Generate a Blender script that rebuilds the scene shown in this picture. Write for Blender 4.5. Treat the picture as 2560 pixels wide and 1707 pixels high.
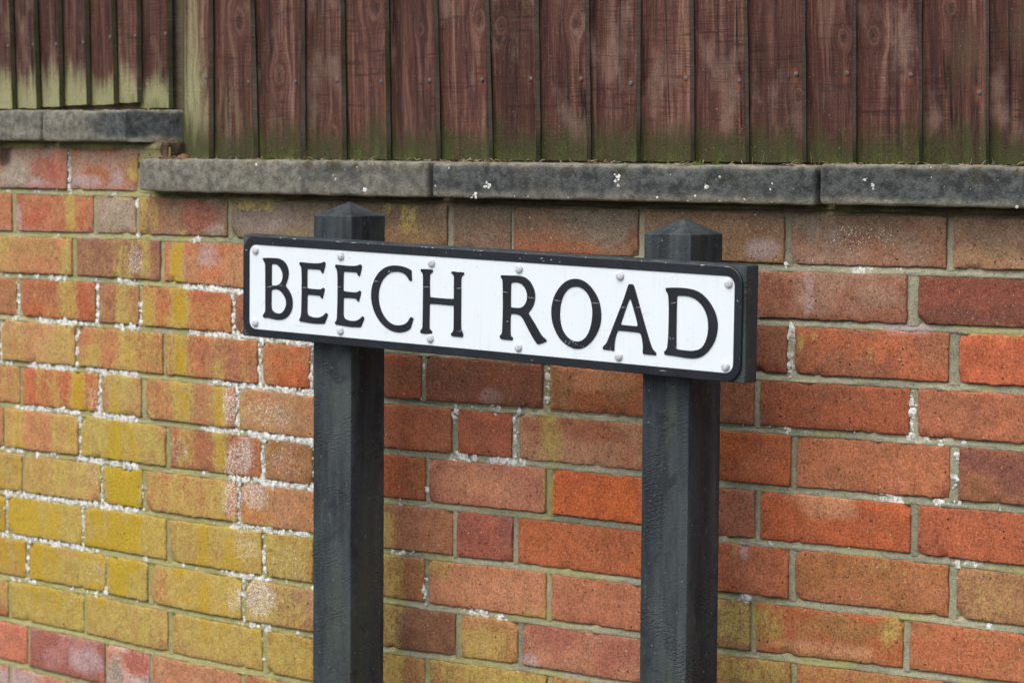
import bpy, math, random
from mathutils import Vector, Matrix, noise as mnoise

for o in list(bpy.data.objects):
    bpy.data.objects.remove(o, do_unlink=True)
scene = bpy.context.scene
COLL = scene.collection
R = math.radians
EYE = 1.45                       # camera height above the pavement (m)

# ---------------------------------------------------------------- camera
cam_d = bpy.data.cameras.new('camera')
cam = bpy.data.objects.new('camera', cam_d)
COLL.objects.link(cam)
PITCH, ROLL = 0.07202, 0.0070
fw = Vector((0, math.cos(PITCH), -math.sin(PITCH)))
up = Vector((0, math.sin(PITCH), math.cos(PITCH)))
rt = Vector((1, 0, 0))
rt2 = rt * math.cos(ROLL) + up * math.sin(ROLL)
up2 = up * math.cos(ROLL) - rt * math.sin(ROLL)
cam.matrix_world = Matrix(((rt2.x, up2.x, -fw.x, 0), (rt2.y, up2.y, -fw.y, 0), (rt2.z, up2.z, -fw.z, EYE), (0, 0, 0, 1)))
cam_d.sensor_width = 36
cam_d.lens = 36 * 6663.6 / 2560
cam_d.clip_start = 0.1
cam_d.clip_end = 2000
cam_d.dof.use_dof = True
cam_d.dof.focus_distance = 3.55
cam_d.dof.aperture_fstop = 9.0
scene.camera = cam

# ---------------------------------------------------------------- daylight, bright hazy overcast
SUN_EL, SUN_AZ = R(58), R(226)   # azimuth clockwise from +Y
world = bpy.data.worlds.new('World')
scene.world = world
world.use_nodes = True
wn = world.node_tree
bg = wn.nodes['Background']
sky = wn.nodes.new('ShaderNodeTexSky')
sky.sky_type = 'NISHITA'
sky.sun_disc = False
sky.sun_elevation = SUN_EL
sky.sun_rotation = SUN_AZ
sky.air_density = 1.0
sky.dust_density = 3.0
sky.ozone_density = 1.0
wn.links.new(sky.outputs[0], bg.inputs[0])
bg.inputs[1].default_value = 0.11
sun_d = bpy.data.lights.new('sun', 'SUN')
sun_d.energy = 1.5
sun_d.angle = R(80)
sun_d.color = (1.0, 0.97, 0.92)
sun = bpy.data.objects.new('sun', sun_d)
COLL.objects.link(sun)
sdir = Vector((math.sin(SUN_AZ) * math.cos(SUN_EL), math.cos(SUN_AZ) * math.cos(SUN_EL), math.sin(SUN_EL)))
sun.location = sdir * 30
sun.rotation_euler = (-sdir).to_track_quat('-Z', 'Y').to_euler()
scene.cycles.max_bounces = 4
scene.cycles.diffuse_bounces = 3
scene.cycles.glossy_bounces = 2
scene.cycles.use_adaptive_sampling = True
scene.cycles.adaptive_threshold = 0.02
vs = scene.view_settings
vs.view_transform = 'Standard'
vs.look = 'None'
vs.exposure = 0.88
vs.gamma = 1.0
vs.use_curve_mapping = False

# ---------------------------------------------------------------- measured data (metres along the wall / up the wall)
BRICKS=[[0,-1.0979,-0.8774],[0,-0.8669,-0.6464],[0,-0.6359,-0.5309],[0,-0.5204,-0.2999],[0,-0.289,-0.1088],[1,-1.0337,-0.9287],[1,-0.9182,-0.6977],[1,-0.6872,-0.4667],[1,-0.4532,-0.2295],[1,-0.2189,-0.1145],[1,-0.1038,0.1139],[1,0.1257,0.3489],[1,0.3594,0.5826],[1,0.5952,0.7019],[1,0.7075,0.9249],[1,0.9364,1.1574],[1,1.1695,1.393],[1,1.4044,1.5094],[1,1.5199,1.7404],[1,1.7509,1.9714],[1,1.9819,2.2024],[2,-1.0863,-0.8658],[2,-0.8553,-0.6348],[2,-0.6243,-0.5193],[2,-0.5088,-0.2882],[2,-0.2736,-0.0503],[2,-0.0392,0.1817],[2,0.1922,0.2974],[2,0.3079,0.5288],[2,0.5393,0.7603],[2,0.7708,0.9917],[2,1.0022,1.1074],[2,1.1179,1.3388],[2,1.3548,1.5753],[2,1.5858,1.8063],[2,1.8168,1.9218],[2,1.9323,2.1528],[3,-1.0198,-0.9148],[3,-0.9043,-0.6838],[3,-0.6733,-0.4528],[3,-0.4403,-0.223],[3,-0.2117,-0.1063],[3,-0.0956,0.1246],[3,0.1336,0.3544],[3,0.3649,0.5857],[3,0.5962,0.7013],[3,0.7118,0.9326],[3,0.9431,1.1639],[3,1.1761,1.3993],[3,1.414,1.519],[3,1.5295,1.7501],[3,1.7606,1.9811],[3,1.9916,2.2121],[4,-1.3071,-1.0865],[4,-1.076,-0.8555],[4,-0.845,-0.6245],[4,-0.614,-0.509],[4,-0.4985,-0.2805],[4,-0.2683,-0.0446],[4,-0.0356,0.1849],[4,0.1968,0.3009],[4,0.3098,0.5325],[4,0.5438,0.7616],[4,0.7759,0.9976],[4,1.0081,1.1137],[4,1.1238,1.3451],[4,1.3577,1.5782],[4,1.5887,1.8092],[4,1.8197,1.9247],[4,1.9352,2.1557],[5,-1.0131,-0.9081],[5,-0.8976,-0.6771],[5,-0.6666,-0.4461],[5,-0.4369,-0.2165],[5,-0.2042,-0.1006],[5,-0.0857,0.1342],[5,0.1438,0.3629],[5,0.3734,0.5925],[5,0.6052,0.7064],[5,0.72,0.9408],[5,0.9513,1.1721],[5,1.1806,1.403],[5,1.4169,1.5219],[5,1.5324,1.7529],[5,1.7634,1.984],[5,1.9945,2.215],[6,-1.0652,-0.8447],[6,-0.8342,-0.7292],[6,-0.7187,-0.4982],[6,-0.4896,-0.2732],[6,-0.261,-0.0382],[6,-0.0275,0.1928],[6,0.2031,0.3081],[6,0.3161,0.5425],[6,0.5507,0.7685],[6,0.7811,1.0019],[6,1.0124,1.1175],[6,1.1272,1.3493],[6,1.3608,1.5813],[6,1.5918,1.8123],[6,1.8228,1.9278],[6,1.9383,2.1588],[7,-1.0076,-0.9026],[7,-0.8921,-0.6716],[7,-0.6611,-0.4406],[7,-0.4311,-0.2115],[7,-0.2014,-0.0992],[7,-0.0853,0.1385],[7,0.1462,0.3656],[7,0.3761,0.5954],[7,0.6042,0.7093],[7,0.7189,0.9396],[7,0.9501,1.1709],[7,1.1816,1.405],[7,1.4165,1.5215],[7,1.532,1.7525],[7,1.763,1.9835],[7,1.994,2.2145],[8,-1.0614,-0.8409],[8,-0.8304,-0.7254],[8,-0.7149,-0.4944],[8,-0.485,-0.2647],[8,-0.2564,-0.0374],[8,-0.025,0.1947],[8,0.2063,0.3106],[8,0.3211,0.5402],[8,0.5511,0.7705],[8,0.7802,0.9983],[8,1.0088,1.1127],[8,1.1223,1.3419],[8,1.353,1.5735],[8,1.584,1.8045],[8,1.815,1.92],[8,1.9305,2.151],[9,-0.9967,-0.8917],[9,-0.8812,-0.6607],[9,-0.6502,-0.4297],[9,-0.4173,-0.1985],[9,-0.1904,-0.0852],[9,-0.0722,0.1468],[9,0.1589,0.3752],[9,0.3857,0.602],[9,0.6147,0.7194],[9,0.7296,0.9479],[9,0.9584,1.1767],[9,1.1852,1.4057],[9,1.4162,1.5213],[9,1.5318,1.7523],[9,1.7628,1.9833],[9,1.9938,2.2143],[10,-1.0546,-0.8341],[10,-0.8236,-0.7185],[10,-0.708,-0.4875],[10,-0.4783,-0.26],[10,-0.2518,-0.0337],[10,-0.0217,0.195],[10,0.2079,0.3121],[10,0.3226,0.5416],[10,0.5533,0.7732],[10,0.7838,1.0043],[10,1.0148,1.1198],[10,1.1303,1.3508],[10,1.3613,1.5818],[10,1.5923,1.8128],[10,1.8233,1.9283],[11,-0.995,-0.89],[11,-0.8795,-0.659],[11,-0.6485,-0.428],[11,-0.4169,-0.2006],[11,-0.1947,-0.0816],[11,-0.0735,0.1451],[11,0.1573,0.3778],[11,0.3883,0.6088],[11,0.6193,0.7243],[11,0.7348,0.9553],[11,0.9658,1.1864],[11,1.1969,1.4174],[11,1.4279,1.5329],[11,1.5434,1.7639],[11,1.7744,1.9949],[11,2.0054,2.2259],[12,-1.0532,-0.8327],[12,-0.8222,-0.7172],[12,-0.7067,-0.4862],[12,-0.4746,-0.2541],[12,-0.2436,-0.0231],[12,-0.0126,0.2079],[12,0.2184,0.3234],[12,0.3339,0.5544],[12,0.5649,0.7855],[12,0.796,1.0165],[12,1.027,1.132],[12,1.1425,1.363],[12,1.3735,1.594],[12,1.6045,1.825]]
JOINT={0:[[0,0]],1:[[-0.5,-0.0039],[-0.109,-0.0032]],2:[[-0.5,-0.0032],[-0.109,0.0019],[0.15,0.0038],[1.122,-0.0055],[1.342,-0.0039],[1.502,-0.0031]],3:[[-0.501,-0.0004],[-0.258,0.0034],[-0.039,0.003],[0.15,-0.0012],[1.124,-0.0033],[1.503,0.0001]],4:[[-0.502,0.0023],[-0.22,0.0027],[0.15,0.0032],[0.309,0.0001],[1.125,-0.0012],[1.345,0.0002],[1.505,0.0014]],5:[[-0.503,-0.0022],[-0.221,0.0017],[0.028,0.002],[0.309,-0.0001],[0.462,-0.0014],[0.73,0.0014],[0.934,0.0016],[1.061,0.0017],[1.287,0.0034],[1.507,0.0042]],6:[[-0.504,-0.0011],[-0.221,0.0026],[0.028,0.0024],[0.309,0.0005],[0.463,-0.002],[0.73,0.002],[0.935,0.0018],[1.062,-0.0012],[1.289,-0.0003],[1.508,0.0008]],7:[[-0.505,-0.0038],[-0.222,0.001],[0.028,0.0027],[0.31,0.003],[0.463,-0.0008],[0.731,0.0025],[0.934,0.0026],[1.062,-0.0016],[1.29,0.0012],[1.51,-0.0011]],8:[[-0.506,-0.0043],[-0.222,0.0014],[0.028,0.0028],[0.31,0.0043],[0.463,-0.0029],[0.732,0.0017],[0.932,0.0012],[1.059,-0.0026],[1.292,-0.001],[1.512,-0.0023]],9:[[-0.507,-0.0039],[-0.223,-0.0006],[0.028,-0.0006],[0.31,0.0012],[0.464,-0.0021],[0.732,0.0007],[0.933,0.0017],[1.059,-0.0044],[1.293,-0.0008]],10:[[-0.508,-0.0035],[-0.223,0.0019],[0.027,-0.0009],[0.31,0.001],[0.464,-0.0025],[0.733,0.0045]],11:[[-0.509,-0.0022],[-0.224,0.0006],[0.027,-0.0014],[0.206,-0.0009]],12:[[-0.51,-0.0035]]}
BCOL=[[0,-0.401,[158,100,86],[150,125,110]],[0,-0.197,[165,98,66],[160,120,105]],[1,-0.49,[178,140,128],[165,120,105]],[1,-0.34,[160,78,54],[165,100,70]],[1,-0.167,[150,130,112],[140,122,100]],[1,0.008,[152,96,72],[140,105,85]],[1,0.238,[128,114,104],[120,108,84]],[1,0.473,[122,84,60],[130,100,66]],[1,0.647,[116,90,78],[100,82,66]],[1,0.818,[152,80,50],[140,96,72]],[1,1.049,[146,100,68],[128,92,60]],[1,1.283,[152,90,66],[150,112,96]],[1,1.452,[150,70,48],[165,118,84]],[2,-0.396,[176,112,78],[160,118,70]],[2,-0.16,[122,78,68],[136,94,70]],[2,0.071,[178,98,66],[168,112,80]],[2,1.229,[130,78,62],[142,104,88]],[2,1.426,[112,56,46],[96,54,48]],[3,-0.489,[166,94,64],[160,100,66]],[3,-0.329,[164,76,50],[150,80,58]],[3,-0.159,[150,92,68],[142,108,70]],[3,0.017,[164,100,58],[166,84,56]],[3,0.184,[164,76,50],[150,70,50]],[3,1.087,[112,60,46],[120,72,56]],[3,1.29,[164,82,54],[142,82,60]],[3,1.461,[180,82,52],[164,74,48]],[4,-0.387,[176,128,86],[168,116,72]],[4,-0.153,[172,104,68],[160,104,62]],[4,0.078,[162,92,62],[150,92,66]],[4,0.248,[168,78,44],[160,96,62]],[4,0.411,[148,76,52],[130,74,54]],[4,0.655,[116,66,54],[104,64,52]],[4,0.885,[152,82,52],[138,92,62]],[4,1.061,[134,78,58],[126,80,60]],[4,1.237,[146,70,46],[130,70,50]],[4,1.446,[164,88,62],[148,84,60]],[5,-0.491,[166,94,66],[160,90,62]],[5,-0.324,[176,86,56],[168,80,54]],[5,-0.152,[160,112,70],[170,120,84]],[5,0.027,[158,94,64],[148,100,66]],[5,0.257,[166,112,76],[158,116,84]],[5,0.486,[162,82,54],[150,80,56]],[5,0.656,[158,76,52],[146,72,54]],[5,0.831,[152,88,64],[168,116,88]],[5,1.064,[166,76,42],[158,78,48]],[5,1.294,[166,92,62],[150,86,58]],[5,1.464,[110,62,58],[126,76,52]],[6,-0.381,[178,112,74],[186,120,78]],[6,-0.147,[154,124,66],[164,112,72]],[6,0.085,[148,82,58],[136,84,60]],[6,0.256,[138,92,62],[128,88,56]],[6,0.432,[156,72,42],[150,78,48]],[6,0.662,[172,104,80],[158,92,74]],[6,0.894,[186,80,36],[178,76,38]],[6,1.065,[152,86,66],[142,90,74]],[6,1.24,[172,76,42],[160,74,44]],[6,1.449,[162,76,48],[150,72,48]],[7,-0.48,[168,124,58],[160,112,60]],[7,-0.319,[166,120,68],[172,132,84]],[7,-0.149,[160,134,34],[150,122,36]],[7,0.029,[160,90,62],[168,116,62]],[7,0.257,[168,102,62],[160,110,76]],[7,0.486,[152,94,66],[158,98,74]],[7,0.657,[142,72,60],[128,70,66]],[7,0.832,[166,80,46],[158,78,48]],[7,1.066,[152,72,46],[158,84,58]],[7,1.295,[158,92,60],[150,90,52]],[7,1.467,[142,96,66],[150,106,72]],[8,-0.373,[166,134,62],[176,138,76]],[8,-0.144,[176,140,52],[166,126,58]],[8,0.088,[164,120,62],[158,104,64]],[8,0.259,[146,108,54],[138,108,50]],[8,0.433,[142,90,56],[150,98,64]],[8,0.663,[176,110,80],[170,104,74]],[8,0.892,[166,96,70],[158,90,64]],[8,1.061,[126,96,62],[134,100,66]],[8,1.234,[162,82,48],[146,98,56]],[8,1.447,[166,86,56],[158,92,58]],[9,-0.482,[156,118,52],[150,112,50]],[9,-0.305,[162,120,54],[170,128,66]],[9,-0.137,[160,130,56],[152,124,50]],[9,0.04,[166,114,68],[168,124,62]],[9,0.266,[140,96,62],[150,112,80]],[9,0.495,[106,70,52],[124,84,62]],[9,0.667,[160,114,64],[172,120,76]],[9,0.841,[146,82,68],[160,102,78]],[9,1.068,[146,100,58],[136,104,58]],[9,1.297,[162,92,56],[150,100,58]],[10,-0.498,[166,112,70],[160,118,60]],[10,-0.366,[168,132,58],[160,126,60]],[10,-0.14,[168,126,74],[160,122,66]],[10,0.089,[166,122,64],[160,114,72]],[10,0.261,[152,116,52],[146,110,52]],[10,0.434,[142,96,58],[150,102,62]],[10,0.665,[140,100,62],[146,112,56]],[10,0.897,[152,100,60],[160,96,60]],[10,1.07,[140,98,60],[146,104,60]],[10,1.243,[156,92,58],[150,98,58]],[11,-0.484,[188,102,78],[178,100,80]],[11,-0.307,[142,78,72],[156,100,100]],[11,-0.138,[184,160,156],[190,120,100]],[11,0.038,[166,108,78],[172,116,84]],[11,0.266,[158,92,66],[150,88,64]],[12,-0.499,[180,168,168],[170,150,150]],[12,-0.362,[176,146,138],[170,110,90]],[12,-0.125,[160,100,80],[150,96,76]]]
PATCH=[["Y",-0.29,-0.111,0.0175,0.0319,0.9],["Y",-0.093,-0.11,0.0135,0.0376,0.75],["Y",-0.3,-0.183,0.0156,0.0344,0.6],["Y",-0.088,-0.185,0.0134,0.0332,0.9],["Y",-0.146,-0.189,0.0254,0.0335,0.5],["Y",-0.008,-0.183,0.0171,0.035,1.3],["Y",-0.297,-0.259,0.0274,0.0321,0.7],["Y",-0.146,-0.259,0.02,0.0291,0.55],["Y",-0.081,-0.265,0.0194,0.0288,0.8],["Y",0.002,-0.257,0.0204,0.0372,1.1],["Y",-0.119,-0.035,0.0161,0.0199,0.8],["Y",-0.484,-0.187,0.0256,0.033,0.5],["Y",-0.063,-0.107,0.0105,0.0264,0.3],["Y",-0.236,-0.351,0.0228,0.016,0.8],["Y",-0.305,-0.332,0.0236,0.0322,0.6],["Y",-0.139,-0.336,0.0218,0.0314,0.55],["Y",0.005,-0.338,0.017,0.0351,0.9],["Y",-0.271,-0.41,0.0193,0.0345,1.2],["Y",-0.161,-0.416,0.0294,0.0339,0.7],["Y",0.005,-0.413,0.0221,0.0352,0.8],["Y",0.101,-0.413,0.0147,0.0346,0.8],["Y",-0.47,-0.49,0.0299,0.0333,0.6],["Y",-0.295,-0.481,0.0157,0.0324,0.5],["Y",-0.169,-0.489,0.0887,0.0385,0.95],["Y",0.011,-0.49,0.017,0.0308,0.6],["Y",0.098,-0.487,0.0131,0.0326,0.9],["Y",-0.493,-0.564,0.0475,0.0359,0.9],["Y",-0.359,-0.566,0.0648,0.0351,0.5],["Y",-0.151,-0.562,0.055,0.0362,1.3],["Y",0.014,-0.558,0.0374,0.0309,0.7],["Y",0.088,-0.566,0.0263,0.0349,0.95],["Y",-0.464,-0.637,0.0682,0.0286,0.8],["Y",-0.38,-0.637,0.1353,0.0353,0.9],["Y",-0.148,-0.64,0.1101,0.0386,1.05],["Y",0.111,-0.635,0.1075,0.0392,0.85],["Y",0.259,-0.64,0.0579,0.0362,0.8],["Y",-0.473,-0.711,0.0944,0.0359,0.8],["Y",-0.308,-0.713,0.1269,0.0373,0.75],["Y",-0.141,-0.714,0.0622,0.0364,0.9],["Y",0.078,-0.709,0.0993,0.0373,0.75],["Y",0.253,-0.72,0.0612,0.032,0.55],["Y",-0.369,-0.784,0.1226,0.0354,0.85],["Y",-0.149,-0.788,0.1178,0.0319,0.6],["Y",0.11,-0.783,0.1045,0.0416,0.8],["Y",0.262,-0.794,0.0611,0.0385,0.85],["Y",0.469,-0.569,0.0167,0.0369,0.8],["Y",0.477,-0.642,0.0249,0.037,0.8],["Y",0.469,-0.719,0.0251,0.033,0.7],["Y",0.478,-0.782,0.025,0.0227,0.8],["Y",0.657,-0.72,0.0437,0.022,0.9],["Y",0.683,-0.767,0.153,0.016,0.75],["Y",0.757,-0.663,0.0493,0.0118,0.5],["Y",0.567,-0.612,0.032,0.0182,0.6],["Y",0.777,-0.407,0.0231,0.033,0.85],["Y",0.775,-0.338,0.0073,0.0387,0.7],["Y",0.775,-0.48,0.0097,0.0292,0.9],["Y",1.139,-0.633,0.0317,0.0221,0.6],["Y",1.085,-0.633,0.0302,0.0279,0.6],["Y",1.322,-0.627,0.0177,0.0251,0.5],["Y",1.108,-0.7,0.0556,0.0149,0.6],["Y",1.465,-0.563,0.0486,0.0279,0.35],["Y",1.198,-0.694,0.0619,0.0147,0.3],["Y",1.085,-0.533,0.0054,0.0167,0.8],["Y",1.316,-0.542,0.0393,0.0107,0.3],["Y",1.186,-0.25,0.0051,0.0126,0.8],["Y",1.205,-0.242,0.0041,0.0072,0.6],["Y",1.238,-0.281,0.004,0.0036,0.6],["Y",1.287,-0.261,0.0049,0.0071,0.5],["Y",1.457,-0.225,0.0558,0.0069,0.6],["Y",0.175,-0.089,0.0501,0.0095,0.7],["Y",-0.067,-0.116,0.0105,0.022,0.3],["Y",0.509,-0.104,0.0213,0.0211,0.6],["Y",0.466,-0.088,0.0145,0.0071,0.5],["G",-0.452,-0.05,0.0462,0.028,1.0],["G",-0.167,-0.112,0.055,0.0313,0.5],["G",0.082,-0.132,0.0311,0.0108,1.0],["G",0.874,-0.102,0.0549,0.0314,0.9],["G",0.812,-0.092,0.0458,0.0092,0.8],["G",1.16,-0.023,0.0041,0.0036,0.1],["G",-0.168,-0.871,0.0223,0.0321,1.0],["R",-0.358,-0.04,0.0521,0.0219,0.8],["R",0.046,-0.107,0.0465,0.0281,1.0],["R",-0.116,-0.85,0.0399,0.025,1.1],["L",-0.386,-0.062,0.0366,0.0081,0.9],["L",-0.249,-0.059,0.0419,0.0124,0.9],["L",-0.163,-0.054,0.0183,0.0134,0.7],["L",-0.445,-0.123,0.0126,0.0304,0.7],["L",0.206,-0.11,0.0866,0.0211,0.7],["L",0.069,-0.171,0.0263,0.0194,0.7],["L",1.124,-0.13,0.0294,0.0145,0.9],["L",1.204,-0.101,0.0112,0.0197,0.7],["L",1.231,-0.111,0.0141,0.0125,0.6],["L",1.196,-0.189,0.0072,0.0324,0.6],["L",-0.247,-0.864,0.054,0.0232,0.8],["L",-0.467,-0.929,0.0729,0.0193,1.0],["L",0.743,-0.731,0.0149,0.0119,0.7],["L",0.667,-0.356,0.0229,0.0118,0.4],["L",0.159,-0.471,0.0127,0.0301,0.6],["L",1.103,-0.539,0.0085,0.013,0.6],["L",1.343,-0.226,0.0387,0.007,0.8],["L",-0.375,-0.144,0.2033,0.0046,0.4],["T",1.482,-0.105,0.0294,0.012,0.9],["T",0.845,-0.318,0.0755,0.0211,0.8],["T",0.65,-0.482,0.0694,0.0219,0.7],["T",1.225,-0.462,0.0508,0.0217,1.0],["T",1.222,-0.657,0.0858,0.0082,0.8],["T",0.656,-0.638,0.0899,0.022,0.4],["T",-0.365,-0.327,0.0485,0.0279,0.5],["W",-0.113,-0.186,0.0251,0.0267,0.9],["W",0.121,-0.409,0.0226,0.0345,0.9],["W",0.206,-0.412,0.0622,0.0277,0.7],["W",0.143,-0.485,0.0384,0.0345,0.9],["W",-0.006,-0.487,0.024,0.0287,0.6],["W",0.246,-0.487,0.0459,0.0276,0.5],["W",0.124,-0.552,0.0259,0.0369,0.9],["W",0.181,-0.544,0.0346,0.0279,0.9],["W",0.159,-0.625,0.0319,0.0303,0.7],["W",0.127,-0.714,0.0291,0.0283,0.7],["W",0.191,-0.702,0.0503,0.0345,1.0],["W",-0.223,-0.703,0.0456,0.0345,0.5],["W",0.259,-0.645,0.0549,0.0298,0.5],["W",1.273,-0.113,0.0594,0.0195,0.45],["W",-0.229,-0.416,0.019,0.0251,0.7],["W",-0.222,-0.553,0.0227,0.0275,0.4],["W",-0.224,-0.361,0.0227,0.0068,0.5],["D",-0.488,-0.017,0.0214,0.0223,1.1],["D",-0.473,-0.0,0.0254,0.0094,0.8],["D",-0.218,-0.005,0.075,0.0049,0.5]]
LICHEN=[[1,-0.5,-0.465,0.35],[1,-0.444,-0.362,0.35],[1,-0.35,-0.257,0.4],[1,-0.219,-0.109,0.3],[2,-0.339,-0.323,0.5],[2,-0.124,-0.099,0.3],[2,0.029,0.046,0.7],[3,-0.489,-0.476,0.5],[3,-0.446,-0.438,0.6],[3,-0.401,-0.38,0.5],[3,-0.356,-0.304,0.9],[3,-0.227,-0.19,0.2],[3,-0.162,-0.11,1],[3,0.004,0.151,1],[4,-0.468,-0.447,0.7],[4,-0.397,-0.28,1],[4,-0.268,-0.209,0.8],[4,-0.172,-0.115,0.9],[4,0.025,0.111,0.9],[4,0.029,0.108,0.6],[4,0.111,0.311,1],[5,-0.486,-0.469,0.6],[5,-0.413,-0.28,1],[5,-0.244,-0.11,0.95],[5,0.075,0.137,0.8],[5,0.153,0.311,1],[6,-0.462,-0.267,0.8],[6,-0.229,-0.122,1],[6,0.058,0.311,1],[7,-0.506,-0.421,0.9],[7,-0.412,-0.327,0.5],[7,-0.276,-0.111,0.95],[7,0.028,0.058,0.5],[7,0.117,0.311,1],[8,-0.489,-0.106,1],[8,0.071,0.098,0.5],[8,0.127,0.311,0.8],[9,-0.508,-0.242,0.9],[9,-0.227,-0.2,0.5],[9,-0.112,-0.087,0.6],[9,-0.013,0.061,0.35],[9,0.101,0.212,0.8],[9,0.237,0.311,0.3],[10,-0.478,-0.398,0.6],[10,-0.309,-0.216,0.35],[10,-0.127,-0.102,0.3],[10,0.14,0.213,0.5],[10,0.262,0.312,0.3],[5,0.628,0.707,0.5],[5,0.73,0.757,0.3],[5,0.482,0.493,0.3],[6,0.598,0.624,1],[6,0.629,0.644,0.5],[6,0.655,0.723,0.9],[6,0.485,0.496,0.3],[7,0.48,0.512,0.5],[8,0.474,0.532,0.6],[9,0.612,0.672,0.7],[9,0.682,0.7,0.7],[9,0.469,0.505,0.3],[5,1.132,1.139,0.5],[5,1.156,1.17,0.8],[5,1.191,1.205,0.5],[5,1.344,1.375,0.6],[5,1.383,1.423,0.5],[5,1.423,1.505,0.12],[6,1.307,1.328,1],[6,1.383,1.424,0.5],[6,1.338,1.348,0.4],[6,1.471,1.508,0.2],[7,1.133,1.143,0.4],[7,1.34,1.345,0.3],[7,1.416,1.441,0.6],[7,1.384,1.394,0.4],[8,1.102,1.113,0.8],[8,1.225,1.252,0.3],[8,1.459,1.467,0.7],[8,1.418,1.423,0.3],[2,1.146,1.162,0.4],[2,1.187,1.209,0.25],[2,1.27,1.279,0.8],[2,1.307,1.35,0.3],[2,1.414,1.42,0.3],[4,1.408,1.416,0.24],[4,1.488,1.499,0.3]]
LICHENV=[[0,-0.295,0.8],[1,-0.109,0.3],[3,-0.449,0.8],[3,-0.217,0.8],[3,-0.102,0.5],[3,0.129,0.8],[4,-0.502,0.8],[4,-0.275,0.8],[4,0.191,0.9],[4,0.305,0.9],[5,-0.441,0.4],[5,-0.213,1],[5,0.139,1],[6,-0.267,0.8],[6,0.197,0.9],[6,0.31,0.9],[7,-0.208,0.8],[7,-0.095,0.5],[7,0.142,0.9],[8,-0.489,0.9],[8,-0.261,0.8],[8,0.2,0.6],[9,-0.424,0.7],[9,-0.195,0.4],[9,0.153,0.6],[10,0.2,0.3],[4,0.771,0.7],[4,0.537,0.3],[5,0.713,0.6],[5,0.603,0.5],[8,0.543,0.4],[3,1.169,1],[4,1.35,0.8],[5,1.412,0.5],[6,0.547,0.3]]
KNOT=[[0.016,0.113,0.01],[0.201,0.112,0.01],[0.115,0.198,0.013],[0.413,0.212,0.013],[0.47,0.208,0.014],[0.506,0.175,0.006],[0.627,0.187,0.009],[0.658,0.177,0.009],[0.8,0.179,0.01],[0.335,0.131,0.009],[0.32,0.021,0.009],[1.13,0.172,0.006],[1.228,0.15,0.007],[1.162,0.073,0.006],[1.422,0.106,0.021],[1.269,0.151,0.008],[1.383,0.185,0.006]]
COPSPOT=[[1.387,-0.0273,0.006],[1.402,-0.0254,0.006],[1.408,-0.0391,0.0048],[1.378,-0.0593,0.0044],[1.4,-0.0593,0.0064],[1.304,-0.0439,0.0032],[1.292,-0.0362,0.0028],[1.074,-0.0616,0.0048],[1.439,-0.0506,0.0028],[1.312,-0.063,0.0024],[1.501,-0.059,0.0028],[0.685,-0.0515,0.0068],[0.909,-0.041,0.006],[0.66,-0.0655,0.0044],[0.752,-0.0544,0.0032],[0.448,-0.0609,0.004],[0.522,-0.0479,0.0032],[0.941,-0.0499,0.0028],[0.588,-0.0539,0.0024]]
SIGN={"c":[-0.05001,3.61849,-0.20965],"a":[0.78373,-0.62077,-0.02056],"b":[0.00596,-0.02558,0.99965],"n":[-0.62108,-0.78358,-0.01635]}
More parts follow.
